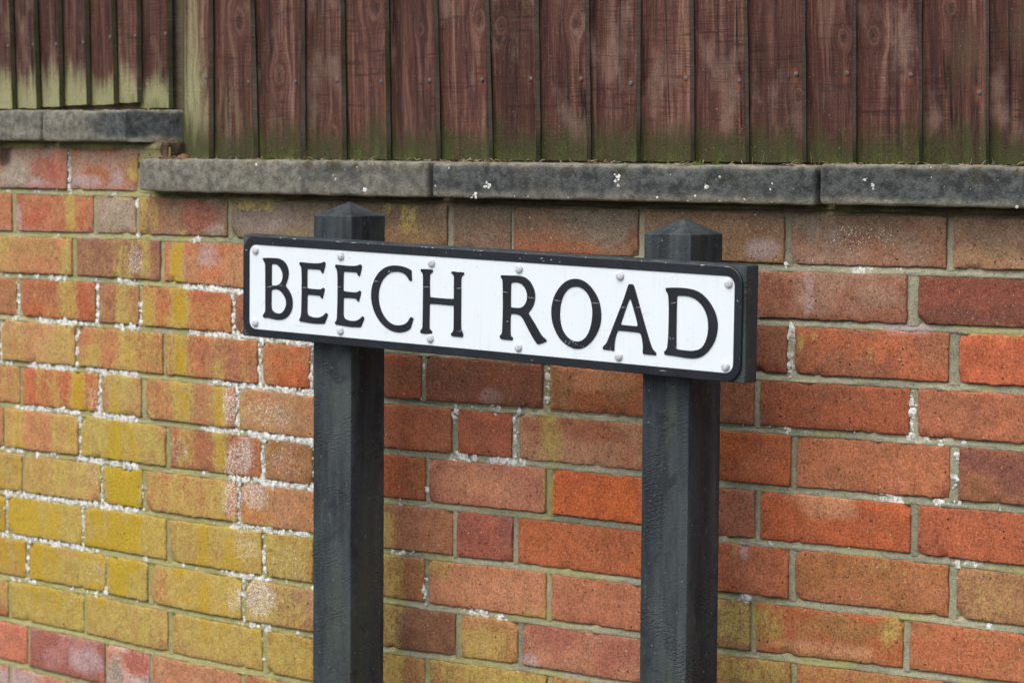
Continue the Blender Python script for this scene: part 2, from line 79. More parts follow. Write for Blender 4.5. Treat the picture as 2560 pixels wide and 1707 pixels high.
LETTERS={"B":[[[-394.8,41.6],[-379.1,42.6],[-365.9,42.7],[-360.9,42.0],[-355.8,40.3],[-351.3,37.6],[-347.8,33.7],[-345.5,29.4],[-344.3,25.1],[-344.1,21.4],[-344.8,17.0],[-346.8,11.7],[-349.1,7.2],[-350.1,4.9],[-349.4,2.7],[-346.0,-0.0],[-342.5,-3.5],[-339.5,-7.7],[-337.2,-12.7],[-336.2,-17.8],[-336.1,-21.5],[-336.7,-26.7],[-338.5,-31.2],[-341.8,-36.2],[-346.3,-40.6],[-351.3,-43.3],[-356.3,-44.9],[-361.4,-45.8],[-368.4,-45.9],[-376.5,-45.1],[-382.6,-44.4],[-386.7,-44.3],[-392.8,-44.7],[-394.1,-43.1],[-394.4,-41.3],[-391.3,-38.3],[-389.8,-35.2],[-389.5,-33.0],[-389.9,30.0],[-390.7,34.4],[-392.8,37.3],[-394.8,39.4]],[[-377.8,33.6],[-374.0,34.5],[-369.9,34.5],[-365.9,33.5],[-362.3,31.1],[-358.8,27.6],[-356.5,23.7],[-355.3,19.3],[-355.5,15.6],[-356.7,11.5],[-358.7,8.1],[-361.7,5.6],[-365.7,3.8],[-370.7,3.0],[-375.8,2.7],[-377.6,3.7]],[[-377.8,-3.7],[-373.7,-2.2],[-368.7,-1.5],[-364.6,-2.0],[-359.6,-4.1],[-355.0,-7.6],[-351.5,-11.4],[-349.2,-15.7],[-348.4,-19.7],[-348.6,-23.8],[-349.9,-27.5],[-352.4,-31.4],[-355.9,-34.9],[-359.4,-36.6],[-363.4,-37.2],[-368.5,-36.8],[-373.1,-35.3],[-376.4,-32.9],[-377.9,-29.3],[-378.1,-25.6]]],"E1":[[[-322.3,39.1],[-320.3,39.6],[-313.9,39.3],[-302.0,39.1],[-292.1,39.2],[-284.2,39.9],[-278.8,41.0],[-275.9,42.5],[-273.9,42.0],[-272.5,39.5],[-276.8,26.6],[-278.2,26.1],[-279.7,26.8],[-280.7,28.9],[-282.7,30.8],[-286.1,31.0],[-306.9,30.8],[-307.8,29.6],[-307.8,3.7],[-306.7,2.9],[-300.7,2.5],[-289.8,2.4],[-282.0,2.6],[-279.0,3.8],[-276.9,5.5],[-274.6,4.3],[-274.1,3.1],[-277.5,-9.1],[-278.4,-9.9],[-280.4,-9.1],[-281.7,-7.2],[-283.9,-5.9],[-306.1,-5.9],[-307.3,-6.9],[-307.4,-31.4],[-306.6,-34.3],[-304.4,-36.4],[-298.4,-37.8],[-292.5,-38.3],[-286.6,-38.0],[-280.7,-36.7],[-275.8,-34.1],[-272.9,-31.8],[-270.9,-30.0],[-269.4,-30.8],[-267.5,-32.5],[-273.2,-44.9],[-275.7,-45.8],[-292.4,-46.6],[-304.3,-46.3],[-313.2,-45.6],[-320.7,-45.4],[-322.2,-44.5],[-322.4,-42.3],[-320.5,-40.4],[-319.3,-37.3],[-318.5,-29.9],[-318.0,-11.6],[-318.0,17.7],[-318.6,29.4],[-319.5,33.0],[-321.0,35.0],[-322.6,36.2]]],"E2":[[[-253.4,39.1],[-251.5,39.7],[-243.2,39.4],[-232.6,39.1],[-222.9,39.1],[-214.3,40.0],[-209.5,41.1],[-206.6,42.3],[-204.5,41.2],[-203.5,39.2],[-207.4,26.4],[-209.1,26.0],[-210.5,27.0],[-211.8,29.4],[-213.4,30.8],[-217.1,31.0],[-236.8,30.8],[-238.0,29.8],[-238.5,4.1],[-237.3,2.9],[-230.3,2.4],[-221.6,2.2],[-212.9,2.6],[-210.1,3.6],[-207.4,5.4],[-205.5,4.3],[-204.8,2.9],[-208.8,-9.6],[-209.8,-9.9],[-211.7,-9.1],[-212.9,-7.0],[-214.8,-5.7],[-236.5,-6.0],[-237.7,-7.0],[-237.9,-30.6],[-237.2,-33.5],[-235.3,-35.9],[-229.9,-37.7],[-224.1,-38.4],[-217.4,-38.3],[-211.1,-36.9],[-206.8,-34.5],[-204.0,-32.4],[-201.6,-30.3],[-200.1,-31.0],[-198.4,-32.9],[-204.3,-45.0],[-205.7,-45.8],[-220.2,-46.7],[-234.7,-46.3],[-244.4,-45.7],[-251.7,-45.3],[-253.2,-44.3],[-253.7,-42.5],[-251.3,-40.5],[-250.1,-37.9],[-249.4,-29.2],[-248.8,-7.4],[-248.9,21.6],[-249.7,29.5],[-250.7,33.1],[-252.1,34.8],[-253.6,36.0]]],"C":[[[-112.1,39.0],[-111.1,25.3],[-113.2,24.6],[-115.5,25.1],[-117.4,27.8],[-120.2,30.8],[-124.0,33.4],[-128.2,35.1],[-133.8,36.1],[-140.4,36.0],[-146.0,35.4],[-151.6,33.7],[-156.3,30.9],[-161.0,27.1],[-165.2,22.6],[-168.4,17.1],[-170.7,11.2],[-172.1,4.7],[-172.4,-1.1],[-171.7,-7.5],[-170.0,-13.8],[-167.5,-19.4],[-164.2,-24.9],[-159.9,-29.6],[-154.6,-33.9],[-149.4,-36.8],[-144.2,-38.4],[-139.5,-39.0],[-133.9,-38.8],[-128.3,-37.9],[-123.6,-36.3],[-119.9,-34.5],[-116.7,-31.4],[-114.6,-28.4],[-113.0,-26.0],[-110.7,-26.0],[-107.7,-27.3],[-110.6,-35.6],[-113.1,-41.8],[-117.9,-44.5],[-123.5,-46.6],[-129.1,-47.9],[-133.8,-48.4],[-139.4,-48.2],[-146.0,-47.3],[-152.6,-45.2],[-159.3,-42.1],[-165.9,-37.9],[-171.7,-32.5],[-177.0,-26.1],[-181.3,-18.5],[-184.1,-11.1],[-185.5,-3.3],[-185.5,3.2],[-184.5,10.4],[-182.2,17.7],[-178.4,24.7],[-173.3,31.1],[-167.7,36.0],[-161.1,39.9],[-153.6,42.7],[-147.0,43.9],[-141.4,44.3],[-133.9,44.2],[-127.3,43.5],[-120.8,42.1],[-116.1,40.6]]],"H":[[[-94.8,41.4],[-93.0,42.0],[-75.5,42.2],[-73.7,41.5],[-73.5,39.0],[-75.5,38.2],[-77.7,36.5],[-78.9,33.5],[-78.5,5.0],[-76.9,3.7],[-36.7,3.7],[-34.9,4.8],[-35.0,33.1],[-35.5,35.9],[-37.2,37.9],[-39.9,39.3],[-40.1,40.5],[-38.6,41.6],[-32.7,41.5],[-30.0,40.9],[-25.9,41.4],[-18.3,41.2],[-17.8,39.3],[-19.1,38.2],[-21.4,36.7],[-22.5,34.2],[-22.9,30.3],[-22.6,9.4],[-22.5,-28.3],[-22.1,-35.3],[-20.7,-39.0],[-18.4,-42.4],[-18.6,-46.2],[-20.6,-46.9],[-37.8,-46.9],[-39.2,-45.6],[-39.2,-43.5],[-36.5,-41.5],[-35.0,-39.0],[-34.6,-33.3],[-34.8,-6.0],[-35.7,-4.7],[-76.3,-4.5],[-78.6,-5.6],[-78.8,-37.7],[-77.9,-39.8],[-75.8,-41.8],[-73.7,-43.0],[-73.9,-45.2],[-76.2,-46.0],[-82.6,-46.8],[-93.3,-46.6],[-94.5,-45.5],[-94.7,-43.4],[-92.4,-41.5],[-90.9,-39.2],[-90.4,-35.0],[-90.2,5.3],[-90.4,32.1],[-91.1,35.6],[-92.8,37.6],[-95.0,39.3]]],"R":[[[46.6,40.8],[49.2,41.3],[61.5,41.5],[73.7,42.1],[80.7,41.8],[86.8,40.8],[92.9,38.0],[97.3,34.4],[101.2,29.1],[103.9,23.5],[105.1,18.1],[105.0,12.6],[103.8,7.1],[101.3,2.2],[97.9,-2.2],[94.1,-6.2],[95.4,-8.8],[101.6,-15.9],[108.7,-24.7],[115.7,-33.8],[119.6,-37.3],[122.7,-38.8],[126.2,-41.9],[119.4,-44.8],[112.1,-47.4],[109.9,-46.8],[106.4,-43.3],[101.1,-36.9],[95.8,-29.7],[90.4,-21.8],[86.0,-15.6],[83.3,-12.7],[79.8,-10.5],[75.4,-9.4],[70.2,-9.1],[65.4,-9.6],[63.8,-10.9],[63.8,-34.6],[64.6,-39.4],[65.9,-40.7],[68.3,-41.6],[67.3,-45.1],[48.4,-45.0],[47.0,-43.7],[45.9,-41.0],[48.9,-38.4],[50.0,-35.6],[50.3,-30.0],[51.1,-9.3],[50.6,18.3],[50.0,33.4],[49.3,36.1],[47.7,37.7],[46.6,38.7]],[[64.1,32.0],[67.7,33.0],[72.1,33.5],[77.3,33.1],[81.7,31.8],[86.1,28.9],[89.2,25.4],[91.4,21.0],[92.2,16.6],[92.0,11.8],[90.6,7.7],[88.4,4.1],[85.3,1.2],[81.4,-0.6],[77.0,-1.2],[69.2,-1.4],[64.1,-1.0],[63.7,12.2]]],"O":[[[172.2,43.4],[178.1,43.2],[184.0,42.0],[190.7,39.0],[196.7,35.0],[202.6,29.3],[207.8,22.9],[212.1,14.5],[214.3,5.9],[215.1,-2.1],[214.7,-10.2],[212.7,-17.7],[209.5,-24.6],[204.7,-32.0],[199.0,-38.5],[192.4,-43.6],[185.7,-47.0],[179.9,-48.4],[174.0,-48.7],[168.0,-47.8],[161.2,-45.6],[154.4,-42.0],[147.4,-36.7],[141.3,-28.6],[136.9,-20.8],[134.2,-12.1],[133.2,-4.0],[133.5,4.2],[135.5,12.5],[138.7,20.1],[143.7,27.5],[149.5,33.8],[156.2,38.8],[162.9,41.8],[168.0,43.0]],[[173.6,33.5],[179.1,33.2],[184.2,31.6],[189.3,28.5],[193.5,24.4],[197.0,19.3],[199.6,12.4],[201.0,5.1],[201.3,-2.3],[200.5,-10.4],[198.6,-18.6],[195.8,-25.5],[192.1,-31.5],[187.2,-35.9],[181.3,-38.6],[176.3,-39.4],[169.5,-39.0],[163.6,-36.7],[157.6,-32.6],[152.4,-26.5],[149.3,-19.2],[147.6,-11.9],[147.0,-5.1],[147.4,2.3],[148.7,10.6],[151.5,18.2],[155.6,24.9],[160.6,29.6],[166.5,32.5]]],"A":[[[258.5,40.2],[260.2,41.4],[265.2,41.5],[266.8,40.0],[269.8,32.9],[275.5,17.2],[281.2,1.5],[286.9,-13.4],[292.6,-28.3],[296.8,-37.9],[299.5,-41.3],[303.1,-44.0],[304.3,-45.7],[304.1,-47.7],[285.0,-47.7],[283.4,-46.5],[283.7,-39.2],[282.7,-31.2],[280.4,-23.4],[278.6,-20.6],[271.0,-20.0],[258.4,-19.9],[244.8,-19.6],[242.6,-20.1],[240.4,-24.7],[238.3,-31.4],[237.3,-38.9],[237.3,-47.0],[230.0,-46.6],[219.5,-46.2],[218.8,-44.2],[219.9,-42.3],[223.5,-39.5],[226.1,-35.6],[230.5,-26.1],[236.5,-12.4],[243.5,3.4],[250.4,18.5],[255.5,32.0]],[[260.2,21.7],[262.0,22.4],[263.3,21.5],[266.7,12.2],[271.4,0.1],[274.8,-10.6],[273.9,-12.5],[270.8,-12.7],[260.0,-12.5],[250.1,-12.5],[247.8,-12.0],[247.2,-10.3],[249.9,-3.5],[254.2,7.8],[258.5,18.3]]],"D":[[[318.0,39.5],[320.2,40.2],[331.6,41.1],[343.8,41.4],[354.3,40.9],[363.0,39.7],[371.7,36.7],[379.6,31.5],[386.6,24.8],[392.3,17.3],[396.4,9.0],[398.5,0.6],[398.7,-7.3],[397.4,-15.2],[394.6,-23.3],[390.5,-30.0],[384.7,-37.2],[377.0,-43.2],[370.2,-46.0],[363.3,-47.5],[355.5,-47.7],[345.9,-47.3],[333.6,-46.4],[319.5,-46.0],[317.8,-45.3],[317.1,-42.2],[319.8,-40.2],[321.6,-37.9],[322.3,-33.5],[323.0,-25.5],[323.5,-7.3],[323.4,14.4],[322.5,26.6],[321.7,32.0],[320.2,34.2],[318.1,36.1]],[[335.3,30.6],[337.9,31.3],[344.0,31.7],[351.0,31.6],[358.0,30.5],[365.0,28.1],[371.1,24.2],[376.4,19.1],[380.4,13.0],[383.2,6.0],[384.7,-1.8],[384.7,-9.7],[383.7,-16.9],[381.3,-24.2],[377.6,-30.6],[373.4,-34.5],[367.4,-36.9],[359.6,-38.4],[350.9,-38.5],[337.8,-38.0],[335.6,-36.9],[335.1,-13.8],[335.0,15.1]]]}
RIVETS=[[-410.2,52.4],[-243.4,52.2],[-76.0,51.4],[-410.1,-53.4],[-243.6,-53.5],[-76.8,-52.8],[77.6,51.6],[244.8,51.3],[414.1,51.4],[78.0,-53.7],[244.7,-53.8],[412.0,-54.2]]

# ---------------------------------------------------------------- helpers
def lin(c):
    return tuple(((v / 255) / 12.92 if v / 255 <= 0.04045 else ((v / 255 + 0.055) / 1.055) ** 2.4) for v in c[:3])

def lerp(a, b, t):
    return a + (b - a) * t

def mixc(a, b, t):
    return tuple(x + (y - x) * t for x, y in zip(a, b))

def sstep(a, b, x):
    t = max(0.0, min(1.0, (x - a) / (b - a)))
    return t * t * (3 - 2 * t)

def n3(x, y, z=0.0):
    return mnoise.noise(Vector((x, y, z)))        # about -1..1

# wall line in plan: straight to the right, gently curving away to the left
TH0, KAP, SB, WX0, WY0 = 0.60123, 0.11410, 1.34477, 0.15234, 3.68749
S_LO, S_HI, DS = -2.2, 3.2, 0.002
_n = int(round((S_HI - S_LO) / DS)) + 1
_th = [TH0 + KAP * max(SB - (S_LO + i * DS), 0.0) for i in range(_n)]
_x, _y = [0.0], [0.0]
for i in range(_n - 1):
    _x.append(_x[-1] + math.cos(_th[i]) * DS)
    _y.append(_y[-1] - math.sin(_th[i]) * DS)
_i0 = int(round((0.9 - S_LO) / DS))
_dx, _dy = WX0 - _x[_i0], WY0 - _y[_i0]

def W(s, z, off=0.0):
    """point on the wall face: s metres along, z metres relative to eye height, off metres out of the face"""
    t = (s - S_LO) / DS
    i = max(0, min(_n - 2, int(t)))
    f = t - i
    th = lerp(_th[i], _th[i + 1], f)
    return (lerp(_x[i], _x[i + 1], f) + _dx - math.sin(th) * off,
            lerp(_y[i], _y[i + 1], f) + _dy - math.cos(th) * off, EYE + z)

H0 = 0.00094

def zj(k, s):
    """height of the centre line of bed joint k"""
    z = H0 - 0.075 * k
    a = JOINT.get(k)
    if not a:
        return z
    if s <= a[0][0]:
        return z + a[0][1]
    for p, q in zip(a, a[1:]):
        if s <= q[0]:
            return z + lerp(p[1], q[1], (s - p[0]) / max(1e-6, q[0] - p[0]))
    return z + a[-1][1]

PBUCKET = {}
for _p in PATCH:
    for _b in range(int((_p[1] - 1.6 * _p[3] + 3) / 0.04), int((_p[1] + 1.6 * _p[3] + 3) / 0.04) + 1):
        PBUCKET.setdefault((_p[0], _b), []).append(_p)

def patch_w(kind, s, z, ns=1.0):
    tot = 0.0
    for k, ps, pz, rs, rz, amp in PBUCKET.get((kind, int((s + 3) / 0.04)), ()):
        dx, dz = (s - ps) / rs, (z - pz) / rz
        if abs(dx) > 1.6 or abs(dz) > 1.6:
            continue
        if kind == 'Y':
            d = max(abs(dx), abs(dz) * 0.9)
        else:
            d = math.sqrt(dx * dx + dz * dz)
        d += ns * (0.28 * n3(s * 30, z * 30, 3.1) + 0.15 * n3(s * 90, z * 60, 7.7))
        tot += amp * (1 - (sstep(0.35, 1.4, d) if kind == 'Y' else sstep(0.6, 1.25, d)))
    return tot

def mesh_obj(name, verts, faces, mat, parent=None, origin=None, smooth=True, angle=35, uv=None, cols=None, props=None):
    """verts in world space; origin (world) becomes the object's own origin"""
    if origin is None:
        n = len(verts)
        origin = (sum(v[0] for v in verts) / n, sum(v[1] for v in verts) / n, sum(v[2] for v in verts) / n)
    me = bpy.data.meshes.new(name)
    me.from_pydata([(v[0] - origin[0], v[1] - origin[1], v[2] - origin[2]) for v in verts], [], faces)
    if uv is not None:
        lay = me.uv_layers.new(name='uv')
        idx = [0] * len(me.loops)
        me.loops.foreach_get('vertex_index', idx)
        flat = []
        for i in idx:
            flat += uv[i]
        lay.data.foreach_set('uv', flat)
    for cname, data in (cols or {}).items():
        at = me.color_attributes.new(cname, 'FLOAT_COLOR', 'POINT')
        flat = []
        for c in data:
            flat += [c[0], c[1], c[2], c[3] if len(c) > 3 else 1.0]
        at.data.foreach_set('color', flat)
    if smooth:
        me.shade_smooth()
        me.set_sharp_from_angle(angle=R(angle))
    me.materials.append(mat)
    ob = bpy.data.objects.new(name, me)
    COLL.objects.link(ob)
    pl = Vector((0, 0, 0))
    if parent is not None:
        ob.parent = parent
        p = parent
        while p is not None:
            pl += Vector(p.location)
            p = p.parent
    ob.location = Vector(origin) - pl
    return ob

def empty(name, loc, label, cat, group=None):
    o = bpy.data.objects.new(name, None)
    o.empty_display_size = 0.1
    COLL.objects.link(o)
    o.location = loc
    o['label'] = label
    o['category'] = cat
    if group:
        o['group'] = group
    return o

def stops(a, b, r, step):
    n = max(1, int(round((b - a - 2 * r) / step)))
    return [a, a + 0.3 * r] + [a + r + (b - a - 2 * r) * i / n for i in range(n + 1)] + [b - 0.3 * r, b]

def rbox(A, B, C, r, back=True):
    """box surface as grids over the stops A,B,C with edges rounded to r; returns (a,b,c) verts and quads"""
    na, nb, nc = len(A) - 1, len(B) - 1, len(C) - 1
    vid, vs_, fs = {}, [], []
    def v(i, j, k):
        key = (i, j, k)
        if key not in vid:
            p = [A[i], B[j], C[k]]
            q = [min(max(p[0], A[0] + r), A[-1] - r), min(max(p[1], B[0] + r), B[-1] - r), min(max(p[2], C[0] + r), C[-1] - r)]
            d = [p[t] - q[t] for t in range(3)]
            L = math.sqrt(sum(t * t for t in d))
            if L > 1e-9:
                p = [q[t] + d[t] / L * min(r, L) for t in range(3)]
            vid[key] = len(vs_)
            vs_.append(tuple(p))
        return vid[key]
    for i in range(na):
        for j in range(nb):
            fs.append((v(i, j, nc), v(i + 1, j, nc), v(i + 1, j + 1, nc), v(i, j + 1, nc)))
            if back:
                fs.append((v(i, j, 0), v(i, j + 1, 0), v(i + 1, j + 1, 0), v(i + 1, j, 0)))
    for i in range(na):
        for k in range(nc):
            fs.append((v(i, 0, k), v(i + 1, 0, k), v(i + 1, 0, k + 1), v(i, 0, k + 1)))
            fs.append((v(i, nb, k), v(i, nb, k + 1), v(i + 1, nb, k + 1), v(i + 1, nb, k)))
    for j in range(nb):
        for k in range(nc):
            fs.append((v(0, j, k), v(0, j, k + 1), v(0, j + 1, k + 1), v(0, j + 1, k)))
            fs.append((v(na, j, k), v(na, j + 1, k), v(na, j + 1, k + 1), v(na, j, k + 1)))
    return vs_, fs

# ---------------------------------------------------------------- node helpers
class NT:
    def __init__(self, name):
        self.m = bpy.data.materials.new(name)
        self.m.use_nodes = True
        self.t = self.m.node_tree
        self.b = self.t.nodes['Principled BSDF']
    def new(self, ty):
        return self.t.nodes.new(ty)
    def put(self, sock, v):
        if v is None:
            return
        if hasattr(v, 'is_linked') or isinstance(v, bpy.types.NodeSocket):
            self.t.links.new(v, sock)
        else:
            try:
                sock.default_value = v
            except Exception:
                sock.default_value = tuple(v) + (1.0,)
    def math(self, op, a, b=None, c=None, clamp=False):
        n = self.new('ShaderNodeMath'); n.operation = op; n.use_clamp = clamp
        for i, v in enumerate((a, b, c)):
            self.put(n.inputs[i], v)
        return n.outputs[0]
    def add(self, a, b): return self.math('ADD', a, b)
    def mul(self, a, b): return self.math('MULTIPLY', a, b)
    def smooth(self, lo, hi, v):
        n = self.new('ShaderNodeMapRange'); n.interpolation_type = 'SMOOTHSTEP'
        self.put(n.inputs[0], v); n.inputs[1].default_value = lo; n.inputs[2].default_value = hi
        n.inputs[3].default_value = 0; n.inputs[4].default_value = 1
        return n.outputs[0]
    def remap(self, v, lo, hi, a, b):
        n = self.new('ShaderNodeMapRange')
        self.put(n.inputs[0], v); n.inputs[1].default_value = lo; n.inputs[2].default_value = hi
        n.inputs[3].default_value = a; n.inputs[4].default_value = b
        return n.outputs[0]
    def mix(self, f, a, b, blend='MIX'):
        n = self.new('ShaderNodeMix'); n.data_type = 'RGBA'; n.blend_type = blend
        self.put(n.inputs[0], f)
        self.put(n.inputs[6], a if not isinstance(a, tuple) else a[:3] + (1.0,))
        self.put(n.inputs[7], b if not isinstance(b, tuple) else b[:3] + (1.0,))
        return n.outputs[2]
    def scale(self, col, f):
        """multiply a colour by a scalar socket"""
        n = self.new('ShaderNodeVectorMath'); n.operation = 'SCALE'
        self.put(n.inputs[0], tuple(col[:3]) if isinstance(col, tuple) else col); self.put(n.inputs[3], f)
        return n.outputs[0]
    def attr(self, name):
        n = self.new('ShaderNodeAttribute'); n.attribute_name = name
        return n
    def sep(self, v):
        n = self.new('ShaderNodeSeparateXYZ'); self.put(n.inputs[0], v)
        return n.outputs
    def obj(self, rnd=True):
        tc = self.new('ShaderNodeTexCoord')
        if not rnd:
            return tc.outputs['Object']
        oi = self.new('ShaderNodeObjectInfo')
        n = self.new('ShaderNodeVectorMath'); n.operation = 'MULTIPLY_ADD'
        n.inputs[0].default_value = (17.0, 31.0, 53.0)
        self.put(n.inputs[1], oi.outputs['Random'])
        self.put(n.inputs[2], tc.outputs['Object'])
        return n.outputs[0]
    def uv(self, sx=1.0, sy=1.0, rnd=True):
        tc = self.new('ShaderNodeTexCoord')
        mp = self.new('ShaderNodeMapping'); mp.inputs['Scale'].default_value = (sx, sy, 1)
        self.put(mp.inputs[0], tc.outputs['UV'])
        if rnd:
            oi = self.new('ShaderNodeObjectInfo')
            n = self.new('ShaderNodeVectorMath'); n.operation = 'MULTIPLY_ADD'
            n.inputs[0].default_value = (71.0, 37.0, 91.0)
            self.put(n.inputs[1], oi.outputs['Random']); self.put(n.inputs[2], mp.outputs[0])
            return n.outputs[0]
        return mp.outputs[0]
    def noise(self, vec, scale, detail=2.0, rough=0.5, dist=0.0):
        n = self.new('ShaderNodeTexNoise')
        self.put(n.inputs['Vector'], vec)
        n.inputs['Scale'].default_value = scale; n.inputs['Detail'].default_value = detail
        n.inputs['Roughness'].default_value = rough; n.inputs['Distortion'].default_value = dist
        return n.outputs[0]
    def voro(self, vec, scale, feature='F1', rand=1.0):
        n = self.new('ShaderNodeTexVoronoi'); n.feature = feature
        self.put(n.inputs['Vector'], vec); n.inputs['Scale'].default_value = scale; n.inputs['Randomness'].default_value = rand
        return n
    def ramp(self, f, pts):
        n = self.new('ShaderNodeValToRGB')
        self.put(n.inputs[0], f)
        e = n.color_ramp.elements
        while len(e) < len(pts):
            e.new(0.5)
        for el, (p, c) in zip(e, pts):
            el.position = p; el.color = tuple(c[:3]) + (1.0,)
        return n.outputs[0]
    def bump(self, hgt, dist, strength=1.0, normal=None):
        n = self.new('ShaderNodeBump')
        n.inputs['Strength'].default_value = strength; n.inputs['Distance'].default_value = dist
        self.put(n.inputs['Height'], hgt)
        if normal is not None:
            self.put(n.inputs['Normal'], normal)
        return n.outputs[0]
    def out(self, col, rough=0.9, normal=None, spec=0.3):
        self.put(self.b.inputs['Base Color'], col if not isinstance(col, tuple) else col[:3] + (1.0,))
        self.put(self.b.inputs['Roughness'], rough)
        self.b.inputs['Specular IOR Level'].default_value = spec
        if normal is not None:
            self.put(self.b.inputs['Normal'], normal)
        return self.m

# ---------------------------------------------------------------- materials
def mat_brick():
    N = NT('brick_clay')
    p = N.obj()
    col = N.attr('col').outputs['Color']
    mk = N.sep(N.attr('msk').outputs['Vector'])
    alg, wht, raw = mk[0], mk[1], mk[2]
    g1 = N.noise(p, 360, 3, 0.7)
    g2 = N.noise(p, 130, 4, 0.6)
    g3 = N.noise(p, 38, 4, 0.6)
    c = N.scale(col, N.add(N.add(N.remap(g1, 0.28, 0.72, 0.62, 1.74), N.remap(g2, 0.3, 0.7, -0.18, 0.18)), N.remap(g3, 0.3, 0.7, -0.16, 0.16)))
    # dark grit and iron spots
    c = N.mix(N.mul(N.smooth(0.60, 0.70, N.noise(p, 280, 2, 0.55)), 0.66), c, lin((78, 54, 45)))
    c = N.mix(N.mul(N.smooth(0.64, 0.72, N.noise(p, 330, 2, 0.6)), 0.45), c, lin((205, 160, 130)))
    # burnt pits and small holes in the face
    vp = N.voro(p, 95)
    pit = N.mul(N.smooth(0.17, 0.08, N.add(vp.outputs['Distance'], N.mul(N.add(g1, -0.5), 0.12))), N.smooth(0.80, 0.84, N.sep(vp.outputs['Color'])[0]))
    c = N.mix(N.mul(pit, 0.75), c, lin((58, 38, 32)))
    # darker fired blotches with uneven edges
    c = N.mix(N.mul(N.smooth(0.56, 0.66, N.noise(p, 30, 5, 0.7)), 0.35), c, lin((112, 68, 54)))
    # algae film: thin, streaked downwards
    uvs = N.uv(150, 7, rnd=False)
    st = N.noise(uvs, 1.0, 4, 0.6)
    a = N.add(alg, N.add(N.mul(N.add(st, -0.5), 0.9), N.add(N.add(N.mul(N.add(g2, -0.5), 1.6), N.mul(N.add(N.noise(N.uv(45, 30, rnd=False), 1.0, 5, 0.65), -0.5), 2.2)), N.mul(N.add(g1, -0.5), 1.5))))
    af = N.mul(N.smooth(-0.1, 1.25, a), N.smooth(0.0, 0.5, alg))
    acol = N.mix(N.noise(p, 60, 3, 0.6), lin((146, 124, 60)), lin((198, 180, 100)))
    acol = N.mix(N.mul(N.smooth(1.0, 1.4, alg), 0.85), acol, lin((178, 148, 28)))
    acol = N.scale(acol, N.remap(g1, 0.3, 0.7, 0.72, 1.28))
    c = N.mix(N.mul(af, N.remap(g2, 0.3, 0.7, 0.62, 0.9)), c, acol)
    # white lichen grains
    w = N.add(wht, N.mul(N.add(g2, -0.5), 0.5))
    wf = N.smooth(0.0, 0.07, N.add(N.mul(w, 0.23), N.add(N.noise(p, 520, 2, 0.5), -0.735)))
    c = N.mix(N.mul(wf, 0.85), c, lin((228, 226, 218)))
    # stray pale specks everywhere
    c = N.mix(N.mul(N.smooth(0.765, 0.79, N.noise(p, 260, 1, 0.5)), 0.6), c, lin((214, 208, 190)))
    h = N.add(N.mul(g1, 0.5), N.add(N.mul(g2, 0.6), N.add(N.mul(N.mul(raw, N.noise(p, 90, 4, 0.65)), 4.0), N.add(N.mul(pit, -1.6), N.mul(g3, 0.8)))))
    return N.out(c, 0.93, N.bump(h, 0.0016, 0.9), 0.15)

def mat_mortar():
    N = NT('lime_mortar')
    p = N.obj(False)
    col = N.attr('col').outputs['Color']
    mk = N.sep(N.attr('msk').outputs['Vector'])
    g1 = N.noise(p, 520, 3, 0.7)
    g2 = N.noise(p, 110, 4, 0.6)
    c = N.scale(col, N.add(N.remap(g1, 0.28, 0.72, 0.78, 1.46), N.remap(g2, 0.3, 0.7, -0.16, 0.16)))
    c = N.mix(N.mul(N.smooth(0.63, 0.7, N.noise(p, 300, 2, 0.5)), 0.6), c, lin((70, 66, 56)))
    a = N.add(mk[0], N.mul(N.add(N.noise(p, 70, 4, 0.65), -0.5), 1.2))
    c = N.mix(N.mul(N.mul(N.smooth(0.1, 0.9, a), N.smooth(0.02, 0.3, mk[0])), 0.75), c, N.mix(g2, lin((130, 126, 74)), lin((184, 176, 112))))
    w = N.add(mk[1], N.mul(N.add(g2, -0.5), 1.4))
    c = N.mix(N.mul(N.smooth(0.35, 0.75, w), 0.8), c, N.scale(lin((236, 235, 228)) + (1,), N.remap(g1, 0.3, 0.7, 0.8, 1.1)))
    return N.out(c, 0.95, N.bump(N.add(g1, g2), 0.0018, 0.9), 0.1)

def mat_lichen():
    N = NT('white_lichen')
    p = N.obj(False)
    g = N.noise(p, 420, 3, 0.6)
    c = N.mix(N.smooth(0.36, 0.60, N.noise(p, 150, 4, 0.65)), lin((168, 164, 146)), lin((236, 236, 230)))
    c = N.scale(c, N.remap(g, 0.3, 0.7, 0.78, 1.08))
    return N.out(c, 0.95, N.bump(g, 0.001, 0.7), 0.1)

